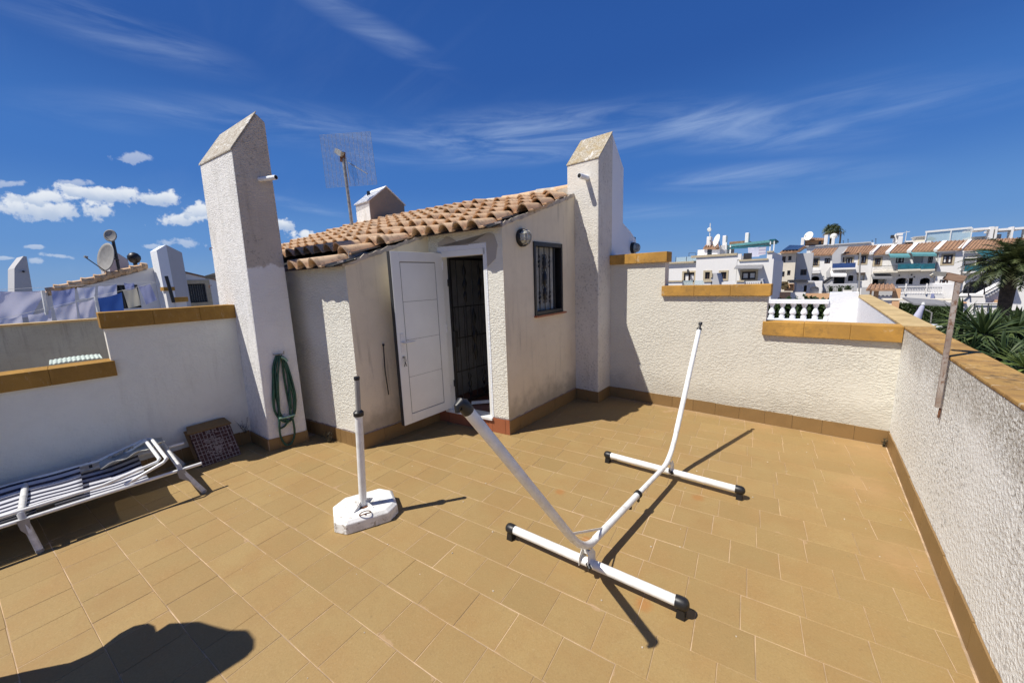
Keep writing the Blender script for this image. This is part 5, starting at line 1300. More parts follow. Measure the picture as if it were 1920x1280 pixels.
def arch(F, r, par, mat, thick=.3, o=0.0):   # spandrels that round the head of an opening
    a, b, z0, z1 = r; w = (b - a) / 2; hgt = min(w * .7, (z1 - z0) * .5); n = 8
    for s_ in (-1, 1):
        P_ = [((a + b) / 2 + s_ * w, z1 - hgt)] + [((a + b) / 2 + s_ * w * math.cos(t_), z1 - hgt + hgt * math.sin(t_)) for t_ in np.linspace(0, math.pi / 2, n)][1:] + [((a + b) / 2 + s_ * w, z1)]
        mb = MB(); F.poly(mb, P_, -thick + o + .01, o + .002); mb.build('arch_haunch', mat, par)
def ROOF(F, eave, ridge, back, par, front=.35, mat='roof_far', o=0.0):
    FBk = Facade(F.P(0, 0, -back)[:2], F.d, F.o)
    e0, e1 = [Vector(F.P(*F.uz(*p), front + o)) for p in eave]; r0_, r1_ = [Vector(FBk.P(*FBk.uz(*p), 0)) for p in ridge]
    rf = MB(); rf.prism([e0, e1, r1_, r0_], (0, 0, -.12)); rf = rf.build('roof', mat, par)
    n = max(6, int((e1 - e0).length / .25)); mb = MB()
    for i in range(n):
        t_ = (i + .5) / n; mb.tube([e0.lerp(e1, t_) + Vector((0, 0, .02)), r0_.lerp(r1_, t_) + Vector((0, 0, .02))], .065, 6)
    tag(mb.build('roof_tiles', mat, rf, True), kind='stuff'); return rf
FY = Facade((0, 30), (1, 0))
H1 = thing('white_house', FY.P(-4, -3.2, -3), 'white roof terrace house behind the middle coping, with buff window surrounds', 'building')
hA = [(1278, 511, 1298, 530)]; r, hs = WALL(FY, 1240, 493, 1304, 560, hA, H1, o=-.6); window(Facade((0, 30.6), (1, 0)), hs[0], H1, 1, 'frame_brown', 'frame_buff', curtain=True)
hB = [(1322, 510, 1331, 523), (1351, 510, 1362, 523)]; r, hs = WALL(FY, 1304, 480, 1380, 560, hB, H1)
for h in hs: window(FY, h, H1, 1, 'frame_brown', 'frame_buff')
hC = [(1391, 509, 1417, 524)]; r, hs = WALL(FY, 1380.3, 487, 1448, 560, hC, H1, depth=9)
window(FY, hs[0], H1, 1, 'frame_brown', 'frame_buff', curtain=True)
mb = MB(); rr = FY.rect(1438, 472, 1448, 487); FY.box(mb, rr[0], rr[1], rr[2], rr[3], -9, .001); mb.build('corner_upstand', 'far_white', H1)
rr = FY.rect(1380, 476, 1390, 487); mb = MB(); FY.box(mb, rr[0], rr[1], rr[2], rr[3], -.3, .001); mb.build('corner_upstand', 'far_white', H1)
for (x0, y0, x1, y1, o_) in ((1240, 490.5, 1303, 493.5, -.55), (1296, 477, 1382, 481, .08), (1386, 485.5, 1440, 488.5, .08), (1438, 470.5, 1450, 473, .08)): BX(FY, x0, y0, x1, y1, -.4, o_, 'coping', 'frame_buff', H1)
FYs = Facade((FY.uz(1448, 500)[0], 30), (0, 1), (1, 0))
for (x0, y0, x1, y1) in ((1452, 505, 1455, 525), (1457, 493, 1459, 502), (1457, 512, 1460, 524)): BX(FYs, x0, y0, x1, y1, -.1, .03, 'side_window', 'glass_dark', H1)
mb = MB(); a, b = FY.uz(1381, 497), FY.uz(1431, 496); c, d = FY.uz(1432, 503), FY.uz(1381, 503)
P_ = [Vector(FY.P(*a, .02)), Vector(FY.P(*b, .02)), Vector(FY.P(c[0], c[1], 1.0)), Vector(FY.P(d[0], d[1], 1.0))]; mb.prism(P_, (0, 0, -.04)); mb.build('awning', 'grey_awning', H1)
mb = MB(); q = Vector(FY.P(*FY.uz(1286, 506), -.55)); mb.bar(q, q + Vector((.1, -.3, -.25)), .12); mb.build('wall_light', 'steel_dark', H1)
for x in (1262, 1282, 1302):
    BX(FY, x - .4, 481, x + .4, 493, -.75, -.72, 'glass_post', 'steel_dark', H1)
glass = Mat('terrace_glass', (.55, .68, .70), .1); glass.b.inputs['Alpha'].default_value = .45; MT['glass'] = glass.m
BX(FY, 1262, 481, 1302, 491, -.74, -.73, 'glass_screen', 'glass', H1)
mb = MB(); 
for (p, q) in (((1272, 472), (1272, 480)), ((1272, 472), (1286, 472)), ((1286, 472), (1286, 478)), ((1279, 480), (1279, 490))): mb.bar(FY.P(*FY.uz(*p), -3), FY.P(*FY.uz(*q), -3), .03)
tag(mb.build('roof_aerial', 'steel_dark'), 'thin frame aerial above the glass screen of the white house', 'aerial')
# stair turret, chimneys
FYb = Facade((0, 33), (1, 0))
BX(FYb, 1308, 468, 1324, 480, -2, 0, 'turret_wall', 'far_white', H1); BX(FYb, 1322, 464, 1351, 481, -3, .3, 'turret_wall', 'far_white', H1); BX(FYb, 1350.2, 460, 1364, 481, -3, .2, 'turret_wall', 'far_grey', H1)
BX(FYb, 1328, 467, 1336, 478, .28, .33, 'turret_door', 'glass_dark', H1)
ROOF(FYb, ((1321, 465), (1351, 465)), ((1328, 454), (1347, 455)), 2.0, H1, front=.45)
for (x0, y0, x1, y1) in ((1323, 443, 1331, 466), (1353, 441, 1360, 462), (1396, 436, 1403, 456)):
    ch = BX(FYb, x0, y0, x1, y1, -.9, -.3 if x0 < 1390 else -.2, 'chimney', 'far_white', H1, bevel=.04)
BX(FYb, 1361, 450, 1397, 460, -5, -1.5, 'far_roof', 'roof_far', H1)
dish('satellite_dish', FYb.P(*FYb.uz(1348, 452), 1.0), (-.75, -.6, .25), .46, .9, 'big white satellite dish beside the white chimneys of the roof terrace house', 'dish_white', FYb.P(*FYb.uz(1352, 462), .2))
mb = MB(); mb.tube([FYb.P(*FYb.uz(1331, 460), .2), FYb.P(*FYb.uz(1333, 419), .2)], .03, 6); q = Vector(FYb.P(*FYb.uz(1331, 431), .2)); mb.lathe([(.12, -.1), (.16, 0), (.12, .1)], q, (.2, -1, 0), 10); tag(mb.build('roof_mast', 'dish_white'), 'thin mast with a small round antenna above the left white chimney', 'mast')
PG = thing('terrace_pergola', FYb.P(3, 1.5, -1), 'teal topped pergola on the white roof terrace with washing under it', 'pergola')
a, b = FYb.uz(1368, 459), FYb.uz(1452, 449.5); c, d = FYb.uz(1452, 454), FYb.uz(1368, 463)
mb = MB(); FYb.poly(mb, [d, c, b, a], -2.5, .4); mb.build('canopy', 'teal2', PG)
BX(FYb, 1366, 462, 1446, 465, .38, .42, 'valance', 'teal', PG)
for x, y0 in ((1363, 455), (1371, 460), (1445, 450), (1452, 450)): BX(FYb, x - 1, y0, x + 1, 476, .3, .42, 'post', 'white_metal', PG)
BX(FYb, 1444, 449, 1455, 452, -2.5, .45, 'beam', 'teal', PG)
washing(Facade((0, 32.2), (1, 0)), ((1402, 464), (1422, 463), (1424, 481), (1404, 482)), 'sheet', 'white towel hung under the teal pergola', .03)
washing(Facade((0, 32.1), (1, 0)), ((1423, 463), (1437, 462), (1435, 477), (1422, 479)), 'cloth_print', 'patterned cloth hung at the right under the teal pergola', .03)
def garden_chair(p, label):
    t = thing('garden_chair', p, label, 'chair', 'chairs on the far roof terrace'); p = Vector(p)
    mb = MB(); mb.box(p.x - .25, p.x + .25, p.y - .25, p.y + .25, p.z + .42, p.z + .47); mb.build('seat', 'steel_dark', t)
    mb = MB(); mb.box(p.x - .25, p.x + .25, p.y + .2, p.y + .25, p.z + .47, p.z + .95); mb.build('backrest', 'steel_dark', t)
    for i in (-1, 1):
        for j in (-1, 1): mb = MB(); mb.bar((p.x + i * .22, p.y + j * .22, p.z), (p.x + i * .22, p.y + j * .22, p.z + .43), .04); mb.build('leg', 'steel_dark', t)
zt_ = FY.uz(1400, 486)[1] - .5
for x, lab in ((1377, 'dark garden chair at the left end of the far roof terrace'), (1397, 'dark garden chair in the middle of the far roof terrace')): u = FY.uz(x, 480)[0]; garden_chair((u, 31.0, zt_), lab)
# garden walls and rails just beyond the middle coping
FZ = Facade((0, 22), (1, 0))
GWL = thing('garden_wall', FZ.P(-3, -3.2, 0), 'low white garden wall with buff top and glass panels below the white house', 'wall')
for (x0, x1) in ((1250, 1279), (1320, 1334), (1382, 1395)): BX(FZ, x0, 528.5, x1, 545, -.2, 0, 'render', 'far_white', GWL); BX(FZ, x0 - .5, 526, x1 + .5, 528.5, -.25, .05, 'coping', 'frame_buff', GWL)
for (x0, x1) in ((1280, 1298), (1301, 1319)): BX(FZ, x0, 526, x1, 545, -.1, -.08, 'glass_panel', 'glass', GWL)
PR4(FZ, ((1333, 545), (1333, 512), (1344, 512), (1352, 545)), -1.2, 0, 'stair_flank', 'far_grey', GWL)
BX(FZ, 1332, 512, 1336, 520, -.1, .05, 'cap', 'frame_buff', GWL)
BX(FZ, 1352, 529, 1380, 545, -.3, -.1, 'render', 'far_white', GWL)
BX(FZ, 1398, 527, 1428, 529, -.1, 0, 'rail', 'far_white', GWL)
for i in range(9): BX(FZ, 1399 + i * 3.4, 529, 1401 + i * 3.4, 545, -.1, 0, 'baluster', 'far_white', GWL)
PR4(FZ, ((1428, 545), (1426, 523), (1430, 523), (1436, 545)), -.8, 0, 'stair_flank', 'far_grey', GWL)

# ---- beige block with solar panels
FB2 = Facade((0, 46), (1, 0))
H2 = thing('beige_house', FB2.P(FB2.uz(1490, 500)[0], -3.2, -3), 'beige two storey house with dark solar panels on its sloping roof', 'building')
hh = [(1465, 481, 1473, 492), (1478, 480, 1484, 488), (1463, 509, 1471, 519), (1476, 507, 1482, 516)]
r, hs = WALL(FB2, 1450, 474, 1490, 545, hh, H2, 'far_beige', o=.0)
for i, h in enumerate(hs): window(FB2, h, H2, 1 if i == 0 else 0, 'frame_brown')
hh = [(1500, 505, 1512, 516)]; r, hs = WALL(FB2, 1490.4, 474, 1522, 545, hh, H2, 'far_grey', o=-1.0)
window(Facade((0, 47), (1, 0)), hs[0], H2, 1, 'frame_brown')
rf = ROOF(FB2, ((1463, 473), (1500, 471)), ((1478, 461), (1512, 462)), 4.0, H2, front=.5)
e0, e1 = FB2.uz(1467, 471.5), FB2.uz(1497, 470); 
Fk = Facade((0, 49.6), (1, 0)); k0, k1 = Fk.uz(1480, 461.5), Fk.uz(1508, 462)
for i in range(5):
    t0, t1 = i / 5 + .01, (i + 1) / 5 - .01
    A_ = Vector(FB2.P(e0[0], e0[1], .3)); B_ = Vector(FB2.P(e1[0], e1[1], .3)); C_ = Vector(Fk.P(k1[0], k1[1])); D2_ = Vector(Fk.P(k0[0], k0[1]))
    mb = MB(); mb.prism([A_.lerp(B_, t0) + Vector((0, 0, .12)), A_.lerp(B_, t1) + Vector((0, 0, .12)), D2_.lerp(C_, t1) + Vector((0, 0, .12)), D2_.lerp(C_, t0) + Vector((0, 0, .12))], (0, 0, -.05)); mb.build('solar_panel', 'solar', H2)
BX(FB2, 1440, 552, 1482, 590, -.3, -.2, 'yard_wall', 'far_peach', H2)

# ---- the long terrace of houses
TY = 60
FT = Facade((0, TY), (1, 0))
TG = 'row of white terraced houses on the right'
def row_house(label, x, rect, holes, kinds, mat='far_white', roof=None, o=0.0, ground=None):
    t = thing('terraced_house', FT.P(FT.uz(x, 520)[0], -3.2, -3), label, 'building', TG)
    r, hs = WALL(FT, *rect, [h for h in holes], t, mat, o=o, depth=5, zb=-3.2)
    F_ = Facade((0, TY - o), (1, 0))
    for h, k in zip(hs, kinds):
        if k == 'w': window(F_, h, t, 1, 'frame_brown', None, curtain=True, fw=.07)
        elif k == 'b': window(F_, h, t, 1, 'frame_brown', 'frame_buff', curtain=True, fw=.07, sw=.14)
        elif k == 'p': window(F_, h, t, 0, 'frame_buff', None, 'far_white', fw=.1)
        elif k == 's': mb = MB(); F_.box(mb, *h, -.14, -.1); mb.build('roller_shutter', 'far_grey', t)
        elif k == 'a': arch(F_, h, t, mat)
    if roof: ROOF(FT, roof[0], roof[1], 4.5, t, o=o)
    return t
def balcony(t, x0, yt, yb, x1, mat, out=1.2, rail=True, slab_mat='far_white'):
    BX(FT, x0, yb, x1, yb + 3.2, 0, out, 'balcony_slab', slab_mat, t)
    if mat: BX(FT, x0 + .3, yt, x1 - .3, yb, out - .05, out, 'balcony_screen', mat, t)
    else:
        BX(FT, x0, yt, x1, yt + .7, out - .06, out, 'balcony_rail', 'steel_dark', t); n = int((x1 - x0) / 2.0)
        for i in range(n + 1): x = x0 + (x1 - x0) * i / n; BX(FT, x - .16, yt, x + .16, yb, out - .05, out, 'baluster', 'steel_dark', t)
def awn(t, x0, y0, x1, y1, mat, out=1.4, ytop=None):
    a, b = FT.uz(x0, y0), FT.uz(x1, y0); c, d = FT.uz(x1, y1), FT.uz(x0, y1)
    P_ = [Vector(FT.P(*a, .02)), Vector(FT.P(*b, .02)), Vector(FT.P(c[0], c[1], out)), Vector(FT.P(d[0], d[1], out))]; mb = MB(); mb.prism(P_, (0, 0, -.05))
    mb.prism([P_[3], P_[2], P_[2] - Vector((0, 0, .22)), P_[3] - Vector((0, 0, .22))], (0, -.03, 0)); mb.build('awning', mat, t)
tB = row_house('narrow white terraced house left of the blue balcony, with arched porch', 1540, (1519, 478, 1562, 560), [(1525, 485, 1534, 498), (1546, 484, 1557, 494), (1521, 518, 1536, 527)], 'bwa', roof=(((1516, 478), (1564, 477)), ((1527, 467), (1573, 464))))
balcony(tB, 1516, 497, 505, 1537, None, .8); BX(FT, 1515, 509, 1538, 512, 0, .9, 'porch_head', 'far_white', tB)
PR4(FT, ((1535, 533), (1558, 517), (1561, 517), (1561, 521), (1538, 537)), .3, 1.4, 'outer_stair', 'steel_dark', tB)
PR4(FT, ((1540, 537), (1561, 522), (1561, 545), (1540, 545)), .3, 1.3, 'stair_flank', 'far_grey', tB)
PR4(FT, ((1549, 510), (1557, 500), (1557, 520), (1549, 520)), -.02, .06, 'side_panel', 'far_grey', tB)
tC = row_house('white terraced house with a blue screened balcony and white canopy', 1585, (1562.3, 475, 1607, 560), [(1580, 482, 1583, 492), (1586, 483, 1598, 495), (1558.6, 516, 1584, 532), (1590, 516, 1600, 527)], 'wboa', roof=(((1580, 476), (1610, 475)), ((1590, 463), (1618, 462))))
PR4(FT, ((1560, 500), (1560, 478), (1573, 463), (1590, 462), (1576, 478), (1576, 492)), -.3, .6, 'party_wall', 'far_grey', tC)
balcony(tC, 1560, 493.5, 502, 1603, 'blue'); awn(tC, 1557, 508, 1586, 515, 'far_white', 1.6)
tD = row_house('white terraced house between the blue balcony and the tiled lean-to', 1620, (1607.3, 475, 1633, 560), [(1612, 479, 1624, 494), (1607.6, 514, 1621, 526)], 'bp', roof=(((1606, 475), (1635, 474)), ((1617, 461), (1648, 460))))
BX(FT, 1606, 511, 1622, 513.5, 0, .4, 'lintel', 'frame_brown', tD)
tE = row_house('white terraced house with open balcony, garden chairs and a grey striped awning', 1650, (1633.3, 477, 1663, 560), [(1640, 484, 1651, 497), (1636, 519, 1667, 533)], 'bo', roof=(((1633, 477), (1663, 475)), ((1650, 462), (1676, 460))))
balcony(tE, 1637, 498, 508, 1680, None, 1.2, slab_mat='far_beige'); awn(tE, 1633, 514, 1670, 519, 'grey_awning', 1.3)
BX(FT, 1648, 523, 1659, 533, -.9, -.8, 'garage_door', 'far_beige', tE)
tF = row_house('white terraced house with green awning and teal screened balcony above an oval arch', 1685, (1663.3, 475, 1703, 560), [(1680, 481, 1695, 493), (1680, 521, 1713 - 11, 533)], 'wa', roof=(((1663, 474), (1703, 472)), ((1680, 459), (1718, 457))))
balcony(tF, 1680, 494.5, 504.5, 1722, 'teal', 1.2, slab_mat='far_beige'); awn(tF, 1665, 474.5, 1702, 480, 'teal2', 1.5)
tG = row_house('white terraced house with dark teal awning and a grey roller shutter upstairs', 1730, (1703.3, 474, 1752, 560), [(1713, 478, 1731, 493), (1740, 481, 1749, 493), (1704, 521, 1712, 533), (1725, 521, 1744, 533)], 'swoa', roof=(((1703, 472), (1754, 470)), ((1719, 457), (1772, 452))))
balcony(tG, 1722.3, 494.5, 504.5, 1748, 'teal', 1.2, slab_mat='far_beige'); awn(tG, 1706, 472, 1750, 477, 'teal2', 1.5)
for q_ in ((1686, 516), (1709, 515), (1714, 519)): BX(FT, q_[0] - 1, q_[1] - 1, q_[0] + 1.2, q_[1] + 1.5, 0, .1, 'wall_ornament', 'steel_dark', tG)
tH = row_house('plain white terraced house with one large buff framed window upstairs', 1775, (1752.3, 472, 1797, 565), [(1765, 478, 1783, 495), (1759, 524, 1775, 533)], 'bw', roof=(((1753, 470), (1798, 468)), ((1772, 452), (1818, 450))), o=.6)
tI = row_house('white terraced house with the large teal awning partly behind the palm', 1835, (1797.3, 474, 1880, 570), [(1808, 484, 1850, 497), (1806, 527, 1852, 556)], 'oa', roof=(((1797, 469), (1884, 466)), ((1818, 451), (1895, 447))))
balcony(tI, 1803, 497, 508, 1850, 'teal', 1.0); awn(tI, 1828, 469, 1882, 481, 'teal', 2.4)
BX(FT, 1812, 488, 1829, 496, -.6, -.5, 'shutter', 'far_white', tI); BX(FT, 1829, 485, 1832, 497, -.5, -.2, 'post', 'far_white', tI)
BX(FT, 1807, 528, 1822, 540, -.8, -.7, 'gate_panel', 'far_beige', tI); BX(FT, 1823, 528, 1826, 556, -.5, -.4, 'post', 'steel_dark', tI)
tJ = row_house('white terraced house mostly hidden behind the palm crown at the right edge', 1905, (1880.3, 470, 1990, 570), [(1895, 485, 1910, 500)], 'w', roof=(((1880, 466), (1990, 462)), ((1895, 447), (2000, 443))))
# verge ribs of white mortar between the roofs
for i, (x0, y0, x1, y1) in enumerate(((1633, 475.5, 1649, 461), (1663, 474.5, 1679, 459.5), (1703, 472, 1719, 457), (1753, 470, 1772, 453), (1798, 468, 1818, 451))):
    a = Vector(FT.P(*FT.uz(x0, y0), .4)); Fb_ = Facade((0, TY + 4.5), (1, 0)); b = Vector(Fb_.P(*Fb_.uz(x1, y1), 0)); mb = MB(); mb.bar(a, b, .35, .28); mb.build('verge_cap', 'far_white', (tD, tE, tF, tG, tH)[i])
# things on the skyline behind the row
FS = Facade((0, 68), (1, 0))
def block(x0, y0, x1, y1, mat, name, label, cat, par=None): return
SK1 = thing('upper_terrace', FS.P(FS.uz(1830, 450)[0], -3.2, -2), 'white roof terrace with tall glass screens and pergola frames on the skyline', 'building')
BX(FS, 1735, 449, 2000, 600, -6, -1, 'wall', 'far_white', SK1)
for (x0, y0, x1, y1) in ((1735, 434, 1822, 428),):
    a, b = Vector(FS.P(*FS.uz(1735, 435))), Vector(FS.P(*FS.uz(1822, 427))); mb = MB(); mb.bar(a, b, .18, .22); mb.build('beam', 'white_metal', SK1)
for x, yt in ((1736, 435), (1782, 431), (1821, 427)): BX(FS, x - 1, yt, x + 1, 451, -.1, .1, 'post', 'white_metal', SK1)
g1, g2, g3, g4 = FS.uz(1737, 436), FS.uz(1820, 428.5), FS.uz(1820, 451), FS.uz(1737, 453); mb = MB(); FS.poly(mb, [g4, g3, g2, g1], -.06, -.04); mb.build('glass_screen', 'glass', SK1)
for (x0, y0, x1, y1) in ((1824, 427, 1860, 431), (1868, 427, 1925, 431)): BX(FS, x0, y0, x1, y1, -4, 0, 'pergola_roof', 'far_white', SK1)
for x0, x1 in ((1855, 1862), (1865, 1869), (1895, 1899), (1922, 1926)): BX(FS, x0, 425, x1, 451, -1, .1, 'pillar', 'far_white', SK1)
BX(FS, 1824, 442, 1858, 451, -3.9, -1.5, 'terrace_wall', 'far_beige', SK1); BX(FS, 1870, 436, 1896, 451, -3.9, -3, 'terrace_wall', 'far_grey', SK1)
SK2 = thing('skyline_block', FS.P(FS.uz(1600, 470)[0], -3.2, -1), 'long low grey white roofs behind the tiled row, under the far palm', 'building')
BX(FS, 1507, 459, 1630, 600, -6, 0, 'wall', 'far_white', SK2); BX(FS, 1500, 457.5, 1632, 459.4, -6, .3, 'roof_edge', 'far_grey', SK2); BX(FS, 1630.3, 455.5, 1735, 600, -6, 0, 'wall', 'far_white', SK2)
BX(FS, 1509, 448, 1545, 458, -3, -.5, 'turret', 'far_peach', SK2); ROOF(FS, ((1508, 449), (1546, 449)), ((1514, 446), (1545, 446.5)), 2, SK2, front=.1)
for (x0, y0, x1, y1) in ((1502, 446, 1508, 460), (1545, 441, 1552, 460), (1559, 446, 1565, 460)): BX(FS, x0, y0, x1, y1, -.8, .4, 'chimney', 'far_white', SK2, bevel=.05)
BX(FS, 1535, 452, 1540, 459, -.45, -.4, 'turret_window', 'glass_dark', SK2)
SK3 = thing('skyline_chimney', FS.P(FS.uz(1683, 445)[0], 2, -1), 'stout white chimney block with a dark cowl standing above the tiled row', 'chimney')
BX(FS, 1676, 440, 1684, 458, -.8, 0, 'shaft', 'far_white', SK3, bevel=.04); BX(FS, 1682, 444, 1690, 459, .1, 1.0, 'shaft', 'far_white', SK3, bevel=.04); BX(FS, 1680, 437.5, 1691, 442, -.6, .8, 'cap', 'far_white', SK3); BX(FS, 1670, 441, 1676, 447, -.3, .3, 'cowl', 'steel_dark', SK3)
SK4 = thing('skyline_house', FS.P(FS.uz(1725, 450)[0], 1, -1), 'small white flat roofed turret between the chimney block and the glass screens', 'building')
BX(FS, 1698, 451, 1712, 458, -1, 0, 'wall', 'far_white', SK4); BX(FS, 1718, 443.5, 1736, 456, -3, -.5, 'wall', 'far_beige', SK4); BX(FS, 1716, 442.3, 1738, 443.8, -3, -.3, 'roof', 'far_grey', SK4)
dish('satellite_dish', FS.P(*FS.uz(1516, 443), .6), (-.5, -.8, .25), 0.62, .95, 'pale satellite dish on the skyline turret left of the far palm', 'dish_white', FS.P(*FS.uz(1519, 452), 0))
mb = MB(); q = Vector(FS.P(*FS.uz(1563, 446), 0)); mb.lathe([(.05, -.2), (.38, .0), (.42, .25), (.30, .5), (.05, .6)], q, (0, 0, 1), 12); tag(mb.build('white_tank', 'dish_white', smooth=True), 'round white object on the roofs under the far palm', 'tank')
mb = MB(); q = FS.uz(1700, 433); mb.bar(FS.P(q[0], q[1]), FS.P(q[0], q[1] - 2.6), .05); mb.bar(FS.P(q[0] - .3, q[1] - .2), FS.P(q[0] + .3, q[1] - .1), .05); tag(mb.build('roof_aerial', 'dish_white'), 'slim white aerial between the chimney block and the glass screens', 'aerial')
for i, (x, y0, y1) in enumerate(((1582, 450, 458), (1591, 447, 458), (1637, 449, 457), (1644, 446, 457))):
    mb = MB(); mb.bar(FS.P(*FS.uz(x, y0), -1), FS.P(*FS.uz(x, y1), -1), .05); mb.bar(FS.P(*FS.uz(x - 1.6, y0 + 1), -1), FS.P(*FS.uz(x + 1.6, y0 + 1.4), -1), .04); tag(mb.build('roof_aerial', 'steel_dark'), ('leftmost of the four thin aerials', 'second from left of the four thin aerials', 'third from left of the four thin aerials', 'rightmost of the four thin aerials')[i] + ' behind the tiled row', 'aerial', 'thin aerials on the far roofs')

# ---- gardens, walls and pergola in front of the row
FM = Facade((0, 42), (1, 0))
G1 = thing('arched_garden_building', FM.P(FM.uz(1515, 540)[0], -3.2, 0), 'low white garden building with a round arch, seen over the balustrade', 'building')
hh = [(1518, 537, 1535.5, 552), (1507, 535, 1512.5, 548)]; r, hs = WALL(FM, 1492, 528, 1540, 575, hh, G1, depth=2.5); arch(FM, hs[0], G1, 'far_white'); arch(FM, hs[1], G1, 'far_white')
mb = MB(); FM.box(mb, hs[0][0], hs[0][1], hs[0][2], hs[0][3], -.35, -.31); mb.build('arch_door', 'far_grey', G1)
BX(FM, 1477, 524.5, 1514, 527, -.6, .6, 'flat_roof', 'steel_dark', G1); BX(FM, 1480, 527, 1526, 530, -1, .3, 'canopy', 'far_grey', G1)
G2 = thing('peach_wall', FM.P(FM.uz(1510, 560)[0], -3.2, 3), 'peach garden wall with a white section behind the white balustrade', 'wall')
F38 = Facade((0, 38), (1, 0))
BX(F38, 1455, 547.5, 1480, 600, -.2, 0, 'render', 'far_peach', G2); BX(F38, 1480.2, 548, 1508, 600, -.2, .05, 'render', 'far_white', G2); BX(F38, 1508.2, 550, 1568, 600, -.2, 0, 'render', 'far_peach', G2)
BX(FM, 1470, 533, 1487, 546, -2, -.5, 'garden_block', 'far_peach', G2)
mb = MB(); 
for _ in range(60):
    q = Vector(FM.P(*FM.uz(U(1462, 1476), U(529, 541)), U(-.3, .3))); mb.box(q.x - .12, q.x + .12, q.y - .1, q.y + .1, q.z - .08, q.z + .08)
tag(mb.build('climbing_plant', 'palm_dry'), 'brownish climbing plant on the peach garden wall beside the white house', 'plant', kind=None)
G3 = thing('railed_terrace', FM.P(FM.uz(1590, 545)[0], -3.2, 0), 'grey garden terrace wall with curled dark railing and flower pots', 'wall')
BX(FM, 1540.5, 533, 1605, 600, -1.5, -.6, 'wall', 'far_grey', G3)
BX(FM, 1543, 546, 1600, 547, 0, .1, 'handrail', 'steel_dark', G3)
for i in range(15): x = 1544 + i * 3.9; BX(FM, x, 541 if i % 3 else 539, x + .5, 551, 0, .06, 'railing_bar', 'steel_dark', G3)
BX(FM, 1580, 543.5, 1598, 547.5, -.1, .3, 'planter', 'far_white', G3)
for i, x in enumerate((1558, 1575, 1587, 1592)):
    q = Vector(FM.P(*FM.uz(x, 541), .1)); mb = MB(); mb.lathe([(.10, -.3), (.16, 0), (.17, .02)], q, (0, 0, 1), 8)
    for _ in range(14): d_ = Vector((U(-1, 1), U(-1, 1), U(.2, 1))) * .3; mb.add([q, q + d_ + Vector((.05, 0, 0)), q + d_ - Vector((.05, 0, 0))], [(0, 1, 2)])
    tag(mb.build('potted_plant', 'hedge'), ('left', 'second', 'third', 'right')[i] + ' dark potted plant along the curled garden railing', 'potted plant')
mb = MB(); mb.tube([FM.P(*FM.uz(1607, 476), 3), FM.P(*FM.uz(1604.5, 549), 3)], .055, 6); tag(mb.build('street_pole', 'grey_plastic'), 'thin pale pole rising behind the corner of the white parapet', 'pole')
G4 = thing('tiled_garden_shelter', F38.P(F38.uz(1655, 545)[0], -3.2, 2), 'small garden shelter with clay tiled roof on peach pillars', 'shelter')
for x0, x1 in ((1629, 1632), (1637, 1645), (1672, 1686)): BX(F38, x0, 541, x1, 600, -.4, 0, 'pillar', 'far_peach', G4)
ROOF(F38, ((1623, 542), (1678, 542)), ((1630, 533), (1676, 533)), 2.5, G4, front=.4)
BX(F38, 1645, 541, 1672, 545, -.3, -.1, 'lintel', 'frame_brown', G4); BX(F38, 1632, 556, 1672, 600, -.3, -.1, 'low_wall', 'far_white', G4); BX(F38, 1620, 541, 1690, 600, -3.3, -3, 'back_wall', 'far_grey', G4)
G5 = thing('railed_terrace', FM.P(FM.uz(1725, 550)[0], -3.2, 0), 'white balustraded garden terrace below the teal balcony', 'wall')
BX(FM, 1684, 551, 1766, 600, -2, 0, 'wall', 'far_white', G5); BX(FM, 1684, 536.5, 1766, 538, -.1, .1, 'handrail', 'far_white', G5)
for i in range(27): x = 1686 + i * 3.0; BX(FM, x, 538, x + 1.0, 550.5, -.05, .05, 'baluster', 'far_white', G5)
for x in (1698, 1737): BX(FM, x - 1.2, 531.5, x + 1.2, 551, -.1, .12, 'post', 'far_white', G5)
mb = MB(); q = Vector(FM.P(*FM.uz(1748, 551), .3)); FM.poly(mb, [FM.uz(1743, 561), FM.uz(1751, 561), FM.uz(1751, 550), FM.uz(1746, 550)], .1, .14); tag(mb.build('laundry', 'sheet2'), 'lilac cloth hung over the white garden terrace wall', 'laundry')
G6 = thing('garden_stair', FM.P(FM.uz(1840, 560)[0], -3.2, 0), 'white garden stair with thin dark railings at right, beside the palm trunk', 'stair')
PR4(FM, ((1790, 600), (1790, 556), (1808, 552), (1842, 552), (1880, 532), (1893, 528), (1893, 600)), -1.5, 0, 'flank', 'far_white', G6)
for i in range(7): BX(FM, 1846 + i * 5, 551 - i * 2.8, 1852 + i * 5, 556 - i * 2.8, -1.4, .3, 'step', 'far_grey', G6)
for a, b in (((1785, 560), (1812, 536)), ((1840, 550), (1875, 530)), ((1812, 536), (1813, 555)), ((1842, 538), (1842, 552)), ((1785, 556), (1840, 556))): mb = MB(); mb.bar(FM.P(*FM.uz(*a), .4), FM.P(*FM.uz(*b), .4), .06); mb.build('railing', 'steel_dark', G6)
BX(FM, 1755, 533, 1790, 600, -3, -.6, 'garden_wall', 'far_white', G6); BX(FM, 1860, 562, 1893, 600, .1, .3, 'garden_wall', 'far_peach', G6)
G7 = thing('street_wall', F38.P(F38.uz(1830, 575)[0], -3.2, 10), 'low white street wall with dark railings above the hedge', 'wall')
F30 = Facade((0, 30), (1, 0))
BX(F30, 1793, 567.5, 1826, 600, -.2, 0, 'render', 'far_white', G7); BX(F30, 1826.2, 568, 1895, 600, -.2, -.05, 'render', 'far_white', G7)
for x in (1826, 1852, 1877): BX(F30, x - .8, 568, x + .8, 583, 0, .06, 'railing_post', 'steel_dark', G7)
